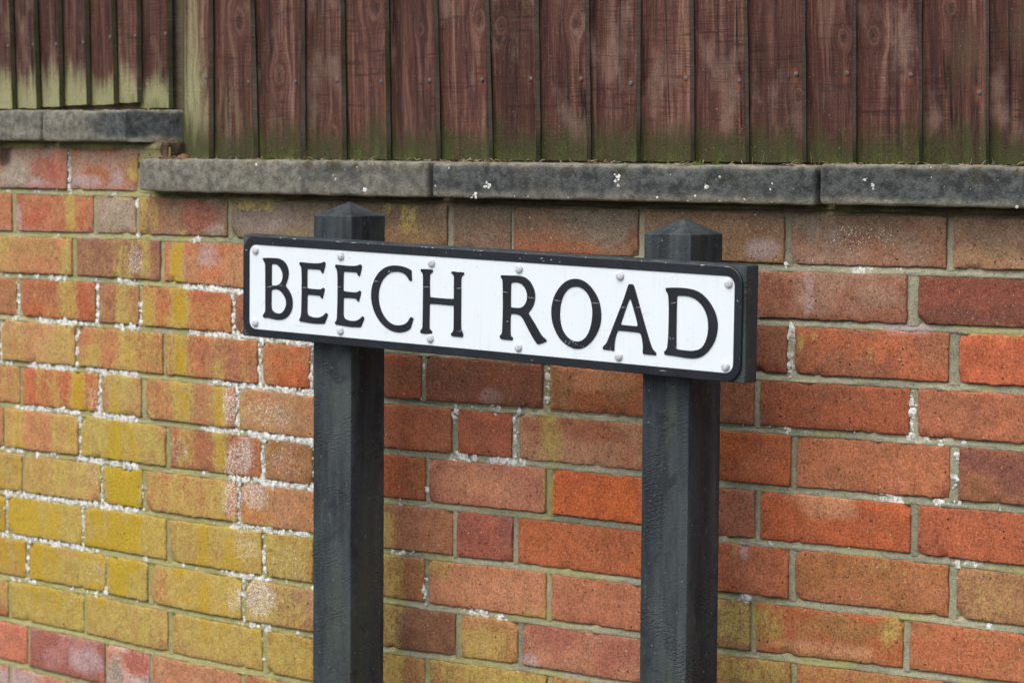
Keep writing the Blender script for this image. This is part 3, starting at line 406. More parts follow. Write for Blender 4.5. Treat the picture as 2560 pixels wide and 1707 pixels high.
def mat_stone():
    N = NT('sooty_sandstone')
    p = N.obj()
    mk = N.sep(N.attr('msk').outputs['Vector'])          # r soot, g pale edge, b lichen spots
    g1 = N.noise(p, 360, 3, 0.7)
    g2 = N.noise(p, 70, 5, 0.65)
    g3 = N.noise(p, 17, 4, 0.6)
    c = N.mix(N.smooth(0.35, 0.65, g2), lin((98, 95, 85)), lin((134, 130, 116)))
    s = N.add(mk[0], N.add(N.mul(N.add(g3, -0.5), 1.5), N.add(N.mul(N.add(g2, -0.5), 0.45), N.mul(N.add(g1, -0.5), 0.4))))
    c = N.mix(N.mul(N.smooth(0.2, 0.85, s), 0.9), c, N.mix(N.smooth(0.35, 0.65, g2), lin((48, 51, 52)), lin((84, 87, 86))))
    e = N.add(mk[1], N.mul(N.add(g2, -0.5), 0.8))
    c = N.mix(N.mul(N.smooth(0.3, 0.9, e), 0.75), c, lin((146, 140, 122)))
    # moss stains
    mossf = N.mul(N.smooth(0.50, 0.66, N.noise(p, 30, 5, 0.7)), mk[2])
    c = N.mix(N.mul(mossf, 0.75), c, N.mix(g1, lin((40, 36, 24)), lin((84, 76, 42))))
    c = N.scale(c, N.remap(g1, 0.28, 0.72, 0.66, 1.3))
    return N.out(c, 0.92, N.bump(N.add(N.mul(g1, 0.7), g2), 0.003, 0.9), 0.2)

def mat_wood():
    N = NT('stained_softwood')
    tc = N.new('ShaderNodeTexCoord')
    kn = N.attr('knot').outputs['Vector']              # r,g = knot centre (shifted), b = radius
    mk = N.sep(N.attr('msk').outputs['Vector'])        # r pale algae, g green algae, b sawn edge
    uvn = N.sep(tc.outputs['UV'])
    ks = N.sep(kn)
    dx = N.add(uvn[0], N.mul(ks[0], -1.0))
    dy = N.mul(N.add(uvn[1], N.mul(ks[1], -1.0)), 0.8)
    d = N.math('SQRT', N.add(N.mul(dx, dx), N.mul(dy, dy)))
    dn0 = N.math('DIVIDE', d, N.math('MAXIMUM', ks[2], 0.001))
    dn = N.add(dn0, N.mul(N.add(N.noise(N.uv(130, 90), 1.0, 3, 0.6), -0.5), 1.1))
    near = N.smooth(2.6, 0.7, dn)
    # grain coordinates are pushed aside around the knot
    comb = N.new('ShaderNodeCombineXYZ')
    push = N.math('DIVIDE', N.mul(dx, N.smooth(4.5, 0.8, dn)), N.math('MAXIMUM', dn, 0.4))
    N.put(comb.inputs[0], N.add(N.mul(uvn[0], 1.0), N.mul(push, -1.6)))
    N.put(comb.inputs[1], N.mul(uvn[1], 0.045))
    oi = N.new('ShaderNodeObjectInfo')
    N.put(comb.inputs[2], N.mul(oi.outputs['Random'], 40.0))
    g = comb.outputs[0]
    gr1 = N.noise(g, 70, 4, 0.6, 0.6)
    gr2 = N.noise(g, 300, 5, 0.7, 0.8)
    saw0 = N.noise(N.uv(14, 300), 1.0, 3, 0.6, 0.4)
    saw = N.add(0.5, N.mul(N.add(saw0, -0.5), N.smooth(0.42, 0.62, N.noise(N.uv(12, 7), 1.0, 3, 0.6))))
    sawl = N.smooth(0.60, 0.72, N.noise(N.uv(9, 120), 1.0, 2, 0.5))
    blot = N.noise(N.uv(16, 9), 1.0, 4, 0.6)
    fine = N.noise(N.uv(1, 1), 600, 3, 0.7)
    c = N.ramp(gr1, [(0.25, lin((38, 25, 21))), (0.42, lin((78, 48, 40))), (0.55, lin((100, 64, 53))), (0.70, lin((140, 106, 90)))])
    c = N.mix(N.mul(N.smooth(0.48, 0.7, gr2), 0.45), c, lin((146, 112, 98)))
    c = N.mix(N.mul(N.smooth(0.55, 0.35, saw), 0.5), c, lin((50, 32, 29)))
    c = N.mix(N.mul(N.mul(sawl, 0.75), N.smooth(0.35, 0.6, blot)), c, lin((52, 31, 30)))
    # late-wood lines: contours of the stretched noise run round the knots as real grain does
    fr_ = N.math('FRACT', N.mul(N.noise(g, 26, 2, 0.45, 0.3), 11.0))
    line = N.mul(N.smooth(0.55, 0.92, fr_), N.smooth(1.0, 0.95, fr_))
    c = N.mix(N.mul(line, N.remap(blot, 0.35, 0.65, 0.1, 0.42)), c, lin((44, 28, 25)))
    crk = N.math('ABSOLUTE', N.add(N.noise(g, 15, 3, 0.5), -0.5))
    crkf = N.mul(N.smooth(0.010, 0.002, crk), N.smooth(0.50, 0.62, N.noise(N.uv(10, 6), 1.0, 2, 0.5)))
    c = N.mix(N.mul(crkf, 0.85), c, lin((28, 20, 17)))
    tone = N.remap(oi.outputs['Random'], 0.0, 1.0, 0.62, 1.02)
    c = N.scale(c, tone)
    c = N.mix(N.mul(N.smooth(0.5, 0.75, N.noise(N.uv(22, 5), 1.0, 4, 0.7)), 0.5), c, lin((60, 42, 34)))
    # worn, greyed patches
    c = N.mix(N.mul(N.smooth(0.52, 0.72, blot), 0.55), c, N.mix(gr2, lin((104, 80, 68)), lin((160, 134, 118))))
    c = N.mix(N.mul(N.smooth(0.60, 0.74, N.noise(N.uv(6, 3), 1.0, 3, 0.5)), 0.6), c, lin((86, 70, 52)))
    # knot: dark heart, pale ring
    ring = N.math('SINE', N.add(N.mul(dn, 5.0), N.mul(blot, 22.0)))
    kc = N.mix(N.smooth(-1.0, 1.0, ring), lin((60, 42, 35)), lin((82, 58, 48)))
    kc = N.mix(N.smooth(0.35, 0.15, dn), kc, lin((34, 26, 20)))
    c = N.mix(N.mul(N.smooth(1.2, 0.5, dn), 0.55), c, kc)
    c = N.mix(N.mul(N.mul(N.smooth(1.5, 1.15, dn), N.smooth(0.85, 1.05, dn)), 0.12), c, lin((158, 128, 106)))
    # sawn thick edge is bare grey wood
    c = N.mix(N.mul(mk[2], 0.9), c, N.mix(gr2, lin((104, 94, 79)), lin((142, 130, 111))))
    # algae
    na = N.add(N.mul(N.add(gr1, -0.5), 1.5), N.add(N.mul(N.add(N.noise(N.uv(60, 22), 1.0, 4, 0.65), -0.5), 0.9), N.mul(N.add(fine, -0.5), 0.9)))
    c = N.mix(N.mul(N.mul(N.smooth(0.0, 1.15, N.add(mk[0], na)), N.smooth(0.0, 0.4, mk[0])), 0.85), c, N.mix(fine, lin((120, 120, 82)), lin((172, 172, 126))))
    c = N.mix(N.mul(N.mul(N.smooth(0.0, 1.15, N.add(mk[1], na)), N.smooth(0.0, 0.4, mk[1])), 0.9), c, N.mix(fine, lin((28, 28, 20)), lin((76, 80, 42))))
    c = N.mix(N.mul(N.smooth(0.85, 1.5, N.add(mk[1], na)), N.mul(N.smooth(0.9, 1.4, mk[1]), 0.45)), c, N.mix(fine, lin((60, 66, 30)), lin((98, 108, 52))))
    c = N.scale(c, N.remap(fine, 0.25, 0.75, 0.60, 1.40))
    # rust run below the nail
    np_ = N.sep(N.attr('nailp').outputs['Vector'])
    rx = N.math('ABSOLUTE', N.add(N.add(uvn[0], N.mul(np_[0], -1.0)), N.mul(N.add(gr2, -0.5), 0.004)))
    ry = N.add(uvn[1], N.mul(np_[1], -1.0))
    rf = N.mul(N.smooth(0.0065, 0.002, rx), N.mul(N.smooth(0.011, 0.004, ry), N.smooth(-0.018, -0.004, ry)))
    c = N.mix(N.mul(N.mul(rf, np_[2]), 0.6), c, lin((124, 74, 46)))
    # salt and paint specks
    c = N.mix(N.mul(N.smooth(0.735, 0.77, N.noise(N.uv(1, 1), 330, 1, 0.5)), 0.35), c, lin((180, 160, 150)))
    h = N.add(N.mul(gr2, 0.7), N.add(N.add(N.mul(saw, 0.9), N.add(N.mul(line, -0.4), N.mul(crkf, -1.5))), N.add(N.mul(gr1, 0.6), N.mul(fine, 0.5))))
    return N.out(c, 0.85, N.bump(h, 0.0012, 0.9), 0.2)

def mat_plastic(tint=0.0):
    N = NT('recycled_plastic')
    p = N.obj()
    g1 = N.noise(p, 700, 3, 0.6)
    g2 = N.noise(p, 45, 5, 0.6, 1.5)
    mp = N.new('ShaderNodeMapping'); mp.inputs['Scale'].default_value = (1, 1, 0.12)
    N.put(mp.inputs[0], p)
    st = N.noise(mp.outputs[0], 30, 4, 0.6, 0.5)
    # flow wrinkles of the moulded plastic, in patches
    wv = N.new('ShaderNodeTexWave'); wv.wave_type = 'RINGS'
    wv.inputs['Scale'].default_value = 60; wv.inputs['Distortion'].default_value = 9; wv.inputs['Detail'].default_value = 4; wv.inputs['Detail Scale'].default_value = 3.0
    N.put(wv.inputs[0], p)
    zone = N.smooth(0.48, 0.72, N.noise(p, 13, 3, 0.5, 0.6))
    wr = N.mul(wv.outputs['Fac'], zone)
    c = N.mix(N.smooth(0.3, 0.7, st), lin((34, 39, 42)), lin((58, 64, 67)))
    c = N.mix(N.mul(N.smooth(0.44, 0.66, N.noise(mp.outputs[0], 26, 5, 0.65)), 0.75), c, lin((74, 80, 76)))
    c = N.mix(N.mul(N.smooth(0.56, 0.70, N.noise(mp.outputs[0], 18, 4, 0.6)), 0.35), c, lin((66, 74, 46)))
    c = N.mix(N.mul(N.smooth(0.55, 0.68, N.noise(p, 22, 4, 0.65, 0.6)), 0.6), c, lin((30, 34, 38)))
    c = N.mix(N.mul(N.smooth(0.60, 0.72, N.noise(p, 60, 4, 0.7)), 0.4), c, lin((98, 105, 100)))
    c = N.scale(c, N.remap(g1, 0.25, 0.75, 0.7, 1.35))
    c = N.mix(N.mul(N.smooth(0.765, 0.785, N.noise(p, 170, 1, 0.5)), 0.5), c, lin((150, 152, 140)))
    h = N.add(N.mul(g1, 0.25), N.add(N.mul(g2, 0.7), N.mul(wr, 0.55)))
    return N.out(c, N.remap(g2, 0.3, 0.7, 0.55, 0.78), N.bump(h, 0.0022, 0.9), 0.3)

def mat_paint(name, col, rough=0.35, var=0.06, spec=0.5):
    N = NT(name)
    p = N.obj(False)
    g = N.noise(p, 26, 4, 0.6)
    f = N.noise(p, 400, 2, 0.6)
    c = N.scale(tuple(col) + (1.0,), N.add(N.remap(g, 0.3, 0.7, 1 - var, 1 + var * 0.4), N.remap(f, 0.3, 0.7, -var * 0.3, var * 0.3)))
    return N.out(c, N.remap(g, 0.3, 0.7, rough * 0.85, rough * 1.25), N.bump(N.add(g, N.mul(f, 0.1)), 0.0006, 0.3), spec)

def mat_simple(name, c0, c1, scale=80, rough=0.9, bump=0.001, spec=0.2):
    N = NT(name)
    p = N.obj()
    g = N.noise(p, scale, 4, 0.6)
    f = N.noise(p, scale * 8, 2, 0.6)
    c = N.mix(N.smooth(0.3, 0.7, g), lin(c0), lin(c1))
    c = N.scale(c, N.remap(f, 0.3, 0.7, 0.8, 1.2))
    return N.out(c, rough, N.bump(N.add(g, f), bump, 0.7), spec)

M_BRICK, M_MORTAR, M_LICHEN, M_STONE, M_WOOD, M_PLASTIC = mat_brick(), mat_mortar(), mat_lichen(), mat_stone(), mat_wood(), mat_plastic()
def mat_plate():
    N = NT('white_enamel')
    u = N.uv(1, 1, rnd=False)
    run = N.noise(N.uv(120, 6, rnd=False), 1.0, 4, 0.6)
    bl = N.noise(u, 14, 4, 0.6)
    fi_ = N.noise(u, 420, 3, 0.7)
    c = N.mix(N.mul(N.smooth(0.52, 0.75, run), 0.16), (0.77, 0.83, 0.84), (0.55, 0.56, 0.52))
    c = N.mix(N.mul(N.smooth(0.55, 0.75, bl), 0.12), c, (0.58, 0.60, 0.58))
    scr = N.math('ABSOLUTE', N.add(N.noise(N.uv(9, 70, rnd=False), 1.0, 2, 0.5, 0.6), -0.5))
    c = N.mix(N.mul(N.mul(N.smooth(0.006, 0.001, scr), N.smooth(0.55, 0.65, N.noise(u, 30, 2, 0.5))), 0.5), c, (0.42, 0.45, 0.46))
    c = N.mix(N.mul(N.smooth(0.70, 0.74, N.noise(u, 230, 2, 0.5)), 0.4), c, (0.40, 0.40, 0.36))
    c = N.scale(c, N.remap(fi_, 0.3, 0.7, 0.985, 1.01))
    return N.out(c, N.remap(bl, 0.3, 0.7, 0.25, 0.45), N.bump(N.add(bl, N.mul(run, 0.2)), 0.0008, 0.3), 0.5)
M_WHITE = mat_plate()
M_BLACK = mat_paint('black_enamel', (0.009, 0.012, 0.017), 0.36, 0.15)
M_RIVET = mat_simple('painted_rivet', (192, 195, 198), (226, 229, 230), 260, 0.55, 0.0012, 0.4)
M_FLECK = mat_simple('bare_aluminium', (190, 196, 200), (226, 230, 232), 300, 0.5, 0.0003, 0.4)
M_NAIL = mat_simple('galvanised_steel', (66, 62, 60), (100, 96, 94), 300, 0.55, 0.0005, 0.5)
M_RUST = mat_simple('rust_stain', (120, 62, 34), (98, 54, 40), 200, 0.95)
M_TWIG = mat_simple('dry_twig', (96, 74, 52), (176, 160, 130), 60, 0.9)
M_DLEAF = mat_simple('dead_leaf', (88, 62, 44), (140, 96, 62), 120, 0.85)
M_GREEN = mat_simple('moss', (60, 72, 24), (112, 128, 44), 160, 0.95)
M_PAVE = mat_simple('pavement_asphalt', (72, 72, 72), (96, 94, 90), 3, 0.95, 0.004)
M_RUBBLE = mat_simple('old_mortar_fill', (62, 52, 42), (112, 92, 66), 60, 0.95, 0.003)
M_CORE = mat_simple('wall_core', (96, 90, 78), (120, 112, 98), 20, 0.95)

# ---------------------------------------------------------------- pavement
pv = mesh_obj('pavement', [(-150, -150, 0), (150, -150, 0), (150, 150, 0), (-150, 150, 0)], [(0, 1, 2, 3)], M_PAVE, origin=(0, 0, 0), smooth=False)
pv['kind'] = 'structure'

# ---------------------------------------------------------------- brick garden wall
AL = 0.90                                   # photo colour -> base colour
wx, wy, _ = W(0.7, 0)
wall = empty('garden_wall', (wx, wy, 0.0), 'weathered red brick garden wall with sooty stone coping, yellow algae on its left', 'wall')
JG = 0.0105
KC = {'G': lin((160, 148, 130)), 'R': lin((172, 96, 78)), 'L': lin((170, 150, 148)), 'T': lin((190, 134, 98)), 'D': lin((48, 38, 32))}
PAL = [((160, 86, 58), (150, 96, 66)), ((168, 82, 48), (156, 80, 52)), ((134, 74, 56), (120, 70, 58)), ((170, 104, 72), (160, 96, 70))]

def lift(c):
    k = min(1.0, c[0] / 165)
    m = (172, 106, 66)
    c = tuple(v + (w - v) * 0.22 for v, w in zip(c, m))
    return (c[0] * 1.0, c[1] + 9 * k, c[2] + 9 * k)

def brick_colours(row, s0, s1, rng):
    sc = (s0 + s1) / 2
    best = None
    for r, s, a, b in BCOL:
        if r == row and (best is None or abs(s - sc) < best[0]):
            best = (abs(s - sc), a, b)
    if best and best[0] < 0.055:
        return lin(lift(best[1])), lin(lift(best[2]))
    a, b = rng.choice(PAL)
    return lin(lift(a)), lin(lift(b))

def brick_mesh(row, s0, s1, rng, step=0.0055):
    ca, cb = brick_colours(row, s0, s1, rng)
    seed = rng.uniform(0, 90)
    proud = rng.uniform(-0.0012, 0.0012)
    tilt = rng.uniform(-0.002, 0.002)
    r = 0.0020
    Hn = 0.0645
    A = stops(0, s1 - s0, r, step)
    B = stops(0, Hn, r, step)
    C = [-0.05, -0.012, -r, -0.3 * r, 0.0]
    vs_, fs = rbox(A, B, C, r, back=False)
    chips = []
    for _ in range(rng.choice((1, 2, 3, 4, 5))):
        if rng.random() < 0.6:
            chips.append((rng.choice((0, s1 - s0)), rng.choice((0, Hn)), rng.uniform(0.005, 0.014)))
        else:
            chips.append((rng.uniform(0, s1 - s0), rng.choice((0, Hn)), rng.uniform(0.004, 0.010)))
    out, uv, col, msk = [], [], [], []
    for a, b, c in vs_:
        s = s0 + a
        # wavy arrises
        ed = min(a, s1 - s0 - a, b, Hn - b)
        k = 1 - sstep(0.0, 0.010, ed)
        ds = 0.0013 * n3(s * 60, b * 60, seed) * k + 0.0011 * n3(s * 170, b * 170, seed) * k
        dz = 0.0013 * n3(s * 55 + 9, b * 55, seed + 5) * k + 0.0011 * n3(s * 160, b * 160, seed + 7) * k
        zb, zt = zj(row + 1, s) + JG / 2, zj(row, s) - JG / 2
        z = lerp(zb, zt, b / Hn) + dz
        off = c + proud + tilt * (b / Hn - 0.5) + 0.0008 * n3(s * 40, b * 40, seed + 2)
        for (pa, pb, pr) in chips:
            d = math.hypot(a - pa, b - pb) + 0.3 * pr * n3(s * 160, b * 160, seed + 3)
            if d < pr and c > -0.02:
                off -= 0.006 * (1 - d / pr) ** 0.6
        raw = patch_w('R', s, z)
        if c > -0.008:
            off -= 0.0022 * sstep(0.2, 0.7, raw)
        out.append(W(s + ds, z, off))
        uv.append((s, z))
        m = sstep(-0.25, 0.3, n3(s * 14, z * 26, seed) + 0.35 * n3(s * 50, z * 60, seed + 1))
        cc = mixc(ca, cb, m)
        for kd in ('T', 'L', 'G', 'R', 'D'):
            w = raw if kd == 'R' else patch_w(kd, s, z)
            if w > 0:
                cc = mixc(cc, KC[kd], min(0.9, w * 0.8))
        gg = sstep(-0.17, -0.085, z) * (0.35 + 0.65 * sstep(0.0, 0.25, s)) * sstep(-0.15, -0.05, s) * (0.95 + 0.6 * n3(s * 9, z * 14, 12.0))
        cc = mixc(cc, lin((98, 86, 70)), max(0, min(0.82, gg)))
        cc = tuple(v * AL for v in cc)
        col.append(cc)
        wash = 0.50 * sstep(0.45, 0.0, s) * sstep(0.02, -0.45, z) * sstep(-0.84, -0.78, z) * (0.9 + 1.1 * n3(s * 28, z * 5, 6.0))
        msk.append((min(1.5, wash + patch_w('Y', s, z) * (0.85 if z < -0.55 and s < 0.4 else 1.0)), min(1.2, patch_w('W', s, z)), min(1, raw + patch_w('G', s, z)), 1))
    return out, fs, uv, col, msk

def in_frame(row, s0, s1):
    # only the run of wall the photograph shows (with a small margin)
    lo = -0.52
    hi = 1.52
    return s1 > lo and s0 < hi and row <= 12

rng = random.Random(11)
rows = {}
for row, s0, s1 in BRICKS:
    rows.setdefault(row, []).append((s0, s1))
U = 0.231
for row in range(13, 20):                        # courses below the picture
    s = -1.05 + (0.115 if row % 2 else 0.0)
    i = row
    while s < 2.3:
        L = U * (0.5 if i % 4 == 3 else 1.0)
        rows.setdefault(row, []).append((s, s + L - JG))
        s += L
        i += 1
OV, OF, OU, OC, OM = [], [], [], [], []
for row in sorted(rows):
    for s0, s1 in sorted(rows[row]):
        if s0 < -1.35 or s1 > 2.6:
            continue
        vis = in_frame(row, s0, s1)
        v, f, uv, col, msk = brick_mesh(row, s0, s1, rng, 0.0062 if vis else 0.05)
        if vis:
            mesh_obj('brick', v, f, M_BRICK, wall, uv=uv, cols={'col': col, 'msk': msk}, angle=50)
        else:
            n = len(OV)
            OV += v; OU += uv; OC += col; OM += msk
            OF += [tuple(i + n for i in q) for q in f]
o = mesh_obj('outer_brickwork', OV, OF, M_BRICK, wall, uv=OU, cols={'col': OC, 'msk': OM}, angle=50)
o['kind'] = 'stuff'

# mortar: struck bed joints, perpends, rough backing
MB, ML, MS = lin((150, 147, 123)), lin((172, 167, 138)), lin((128, 125, 104))
MV, MF, MU, MC, MM = [], [], [], [], []

def joint_white(k, s):
    w = 0.0
    for kk, a, b, d in LICHEN:
        if kk == k and a - 0.01 < s < b + 0.01:
            w = max(w, d)
    return w

def mortar_pt(s, z, off, w):
    MV.append(W(s, z, off)); MU.append((s, z))
    t = n3(s * 9, z * 9, 40.0)
    c = mixc(MB, ML if t > 0 else MS, min(1, abs(t) * 1.6))
    lk = patch_w('L', s, z)
    c = mixc(c, KC['L'], min(0.7, lk))
    c = mixc(c, KC['D'], min(0.85, patch_w('D', s, z)))
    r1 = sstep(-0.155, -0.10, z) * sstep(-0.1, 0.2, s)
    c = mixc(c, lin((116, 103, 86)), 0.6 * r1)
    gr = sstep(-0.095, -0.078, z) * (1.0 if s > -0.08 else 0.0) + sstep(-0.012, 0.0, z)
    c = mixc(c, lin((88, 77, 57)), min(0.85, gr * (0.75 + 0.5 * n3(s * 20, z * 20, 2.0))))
    MC.append(tuple(v * AL for v in c))
    # thin green film over the left and lower joints
    y = 1.1 * patch_w('Y', s, z) + 0.75 * sstep(0.4, -0.1, s) * (0.6 + 0.6 * n3(s * 12, z * 12, 4)) + 0.35 * sstep(-0.45, -0.62, z) * (0.6 + n3(s * 10, z * 10, 9)) + 0.5 * sstep(0.0, 0.5, n3(s * 11, z * 11, 14.0))
    MM.append((max(0.0, min(1.3, y)), w * (0.65 + 0.7 * n3(s * 35, z * 35, 21.0)), 0, 1))

for k in range(0, 21):
    sa, sb = (-1.35, -0.05) if k == 0 else (-1.35, 2.4)
    st = 0.0045 if k <= 13 else 0.03
    n = int((sb - sa) / st)
    prof = [(-1.5, -0.006), (-1.0, -0.0016), (-0.75, -0.0017), (-0.5, -0.0018), (-0.25, -0.0022), (0.0, -0.0026), (0.25, -0.0033), (0.5, -0.0040), (0.75, -0.005), (1.0, -0.0060), (1.5, -0.010)]
    base = len(MV)
    for i in range(n + 1):
        s = sa + (sb - sa) * i / n
        zc = zj(k, s)
        w = joint_white(k, s) * 0.72
        for t, off in prof:
            z = zc + t * JG / 2 + 0.0006 * n3(s * 80, t * 3, k)
            if k == 1 and s > -0.05:
                off -= 0.005 * sstep(-1.0, 0.4, t)
                q = t - 0.55 * n3(s * 7, 3.0, 1.0) + 0.2
                off -= 0.010 * (1 - sstep(0.10, 0.34, abs(q))) * sstep(-0.25, 0.1, n3(s * 3.1, 9.0, 4.0))
            o_ = off + 0.0013 * n3(s * 45, t * 1.2, k * 3.3) + 0.0007 * n3(s * 170, t * 4, k * 5.1)
            mortar_pt(s, z, o_, w)
    m = len(prof)
    for i in range(n):
        for j in range(m - 1):
            a = base + i * m + j
            MF.append((a, a + m, a + m + 1, a + 1))
for row in sorted(rows):
    bs = sorted(rows[row])
    if row == 0:
        bs = bs + [(-0.05, -0.04)]
    for (a0, a1), (b0, b1) in zip(bs, bs[1:]):
        if b0 < -1.3 or a1 > 2.4:
            continue
        mid, half = (a1 + b0) / 2, (b0 - a1) / 2
        w = 0.0
        for r_, s_, d in LICHENV:
            if r_ == row and abs(s_ - mid) < 0.02:
                w = d * 0.6
        zb, zt = zj(row + 1, mid) + 0.002, zj(row, mid) - 0.002
        nz = 18 if row <= 12 else 3
        cols_ = [-1.6, -1.0, -0.5, 0.0, 0.5, 1.0, 1.6]
        offs_ = [-0.009, -0.0035, -0.0026, -0.0022, -0.0026, -0.0035, -0.009]
        base = len(MV)
        for i in range(nz + 1):
            z = lerp(zb, zt, i / nz)
            for t, off in zip(cols_, offs_):
                s = mid + t * half + 0.0006 * n3(t, z * 90, row)
                mortar_pt(s, z, off + 0.0012 * n3(s * 50, z * 50, row) + 0.0006 * n3(s * 190, z * 190, row), w)
        m = len(cols_)
        for i in range(nz):
            for j in range(m - 1):
                a = base + i * m + j
                MF.append((a, a + 1, a + m + 1, a + m))
mo = mesh_obj('mortar', MV, MF, M_MORTAR, wall, uv=MU, cols={'col': MC, 'msk': MM}, angle=80)
# solid core behind the facing
CV, CF = [], []
nn = 60
for i in range(nn + 1):
    s = lerp(-1.35, 2.4, i / nn)
    top = 0.004 if s < -0.06 else -0.074
    CV += [W(s, -EYE - 0.1, -0.012), W(s, top, -0.012), W(s, top, -0.21), W(s, -EYE - 0.1, -0.21)]
for i in range(nn):
    for j in range(3):
        a = i * 4 + j
        CF.append((a, a + 4, a + 5, a + 1))
CF += [(0, 1, 2, 3), (nn * 4 + 3, nn * 4 + 2, nn * 4 + 1, nn * 4)]
mesh_obj('wall_core', CV, CF, M_CORE, wall, smooth=False)
A_ = stops(-0.112, -0.036, 0.004, 0.006)
vs_, fs = rbox(A_, stops(-0.045, 0.0085, 0.004, 0.006), [-0.10, -0.03, -0.012, -0.006, -0.004], 0.004)
mesh_obj('rubble_fill', [W(a, b, c + 0.004 * n3(a * 70, b * 70, 3.0) + 0.002 * n3(a * 200, b * 200, 4.0)) for a, b, c in vs_], fs, M_RUBBLE, wall, angle=70)

# coping stones
def coping(s0, s1, z0, z1, soot, spots, splay=0.0, name='coping_stone', seed=0.0):
    A = stops(s0, s1, 0.006, 0.011)
    B = stops(z0, z1, 0.006, 0.007)
    C = [-0.20, -0.10, -0.03, 0.0, 0.012, 0.024, 0.0282, 0.030]
    vs_, fs = rbox(A, B, C, 0.0058)
    out, uv, msk = [], [], []
    for a, b, c in vs_:
        t = (b - z0) / (z1 - z0)
        e = 0.0021 * n3(a * 26, b * 40 + c * 40, seed) + 0.0010 * n3(a * 90, b * 90 + c * 90, seed + 3)
        bite = max(0.0, n3(a * 16, c * 20, seed + 8) - 0.15) * 0.013 * sstep(0.6, 1.0, t) + max(0.0, n3(a * 21, 4.0, seed + 5) - 0.3) * 0.010 * sstep(0.35, 0.0, t)      # worn top arris
        off = c + (e if c > 0.0 else 0) - bite * (1 if c > 0.01 else 0)
        s, z = a, b + 0.8 * e * (1 if t > 0.9 or t < 0.1 else 0) - bite * 0.5 * (1 if t > 0.9 else 0)
        if splay > 0:                              # raking cut on the right-hand end
            lim = s1 - splay * sstep(-0.035, 0.030, off)
            if s > lim:
                s = lim + (s - lim) * 0.02
        out.append(W(s, z, off)); uv.append((s, z))
        so = soot(s) * sstep(1.02, 0.82, t) * sstep(0.0, 0.35, t) + 0.05
        pe = sstep(0.26, 0.02, t) * 0.75 + sstep(0.93, 1.0, t) * 0.7 + 0.15 * n3(s * 8, z * 8, seed)
        msk.append((so, pe, spots(s) * sstep(0.5, 0.95, t) * 1.3, 1))
    return mesh_obj(name, out, fs, M_STONE, wall, uv=uv, cols={'msk': msk}, angle=60)

coping(-0.985, -0.655, 0.0080, 0.0595, lambda s: 0.2, lambda s: 0.1, seed=1.0)
coping(-0.650, -0.3340, 0.0080, 0.0595, lambda s: 0.05, lambda s: 0.1, seed=2.0)
c3 = coping(-0.3290, -0.0440, 0.0070, 0.0585, lambda s: 0.1 + 0.9 * sstep(-0.27, -0.12, s), lambda s: 0.2, splay=0.055, seed=3.0)
c3['label'] = 'sooty coping stone with a raking cut end'
coping(-0.0670, 0.5700, -0.0715, -0.0195, lambda s: 0.12 + 0.3 * sstep(0.1, 0.45, s), lambda s: 0.9 * sstep(0.05, 0.3, s), seed=4.0)
coping(0.5790, 1.2185, -0.0705, -0.0195, lambda s: 0.75, lambda s: 0.7, seed=5.0)
coping(1.2255, 1.8600, -0.0692, -0.0168, lambda s: 0.95, lambda s: 0.9, seed=6.0)
coping(1.8660, 2.4000, -0.0692, -0.0168, lambda s: 0.8, lambda s: 0.7, seed=7.0)

# lichen crust: small lumps along the joints
LV_, LF_ = [], []

def lump(s, z, off, r, rg):
    n = 7
    ph = rg.uniform(0, 6.28)
    st = rg.uniform(0.75, 1.3)
    base = len(LV_)
    for lev, (rr, hh) in enumerate(((1.0, 0.0), (0.78, 0.07), (0.40, 0.11))):
        for i in range(n):
            a = ph + 6.2832 * i / n
            q = r * rr * rg.uniform(0.62, 1.3)
            LV_.append(W(s + q * st * math.cos(a), z + q * math.sin(a) / st, off - 0.0006 + hh * r * rg.uniform(0.8, 1.2)))
    LV_.append(W(s, z, off + 0.11 * r))
    for lev in range(2):
        for i in range(n):
            a, b = base + lev * n + i, base + lev * n + (i + 1) % n
            LF_.append((a, b, b + n, a + n))
    for i in range(n):
        LF_.append((base + 2 * n + i, base + 2 * n + (i + 1) % n, base + 3 * n))

lr = random.Random(5)
for k, a, b, d in LICHEN:
    cnt = int((b - a) * 800 * d) + 1
    for _ in range(cnt):
        s = lr.uniform(a, b)
        if n3(s * 60, k * 3.0, 1.0) + 0.5 * n3(s * 170, k * 5.0, 2.0) < 0.42 - 0.75 * d:
            continue
        z = zj(k, s) + lr.gauss(-0.0012, 0.0028) + 0.002 * n3(s * 40, k * 2.2, 6.0)
        r = min(0.0065, 0.0016 + lr.expovariate(1 / 0.0014))
        lump(s, z, -0.0016, r, lr)
for row, s0, d in LICHENV:
    zb, zt = zj(row + 1, s0), zj(row, s0)
    for _ in range(int(30 * d)):
        z = lr.uniform(zb, zt)
        if n3(z * 60, s0 * 9, 2.0) < 0.1 - 0.6 * d:
            continue
        lump(s0 + lr.gauss(0, 0.0026), z, -0.0012, min(0.0058, 0.0013 + lr.expovariate(1 / 0.0015)), lr)
for kd, ps, pz, rs, rz, amp in PATCH:               # crust grains on the brick faces
    if kd != 'W':
        continue
    for _ in range(int(amp * rs * rz * 50000)):
        lump(lr.gauss(ps, rs * 0.55), lr.gauss(pz, rz * 0.55), -0.0002, lr.uniform(0.0005, 0.0013), lr)
for _ in range(120):
    lump(lr.uniform(-0.5, 1.5), lr.uniform(-0.85, -0.09), -0.0004, 0.0005 + lr.expovariate(1 / 0.0004), lr)
for s, z, r in COPSPOT:                             # rosettes on the coping faces
    for _ in range(9):
        lump(s + lr.gauss(0, r * 0.5), z + lr.gauss(0, r * 0.5), 0.0300, r * lr.uniform(0.2, 0.5), lr)
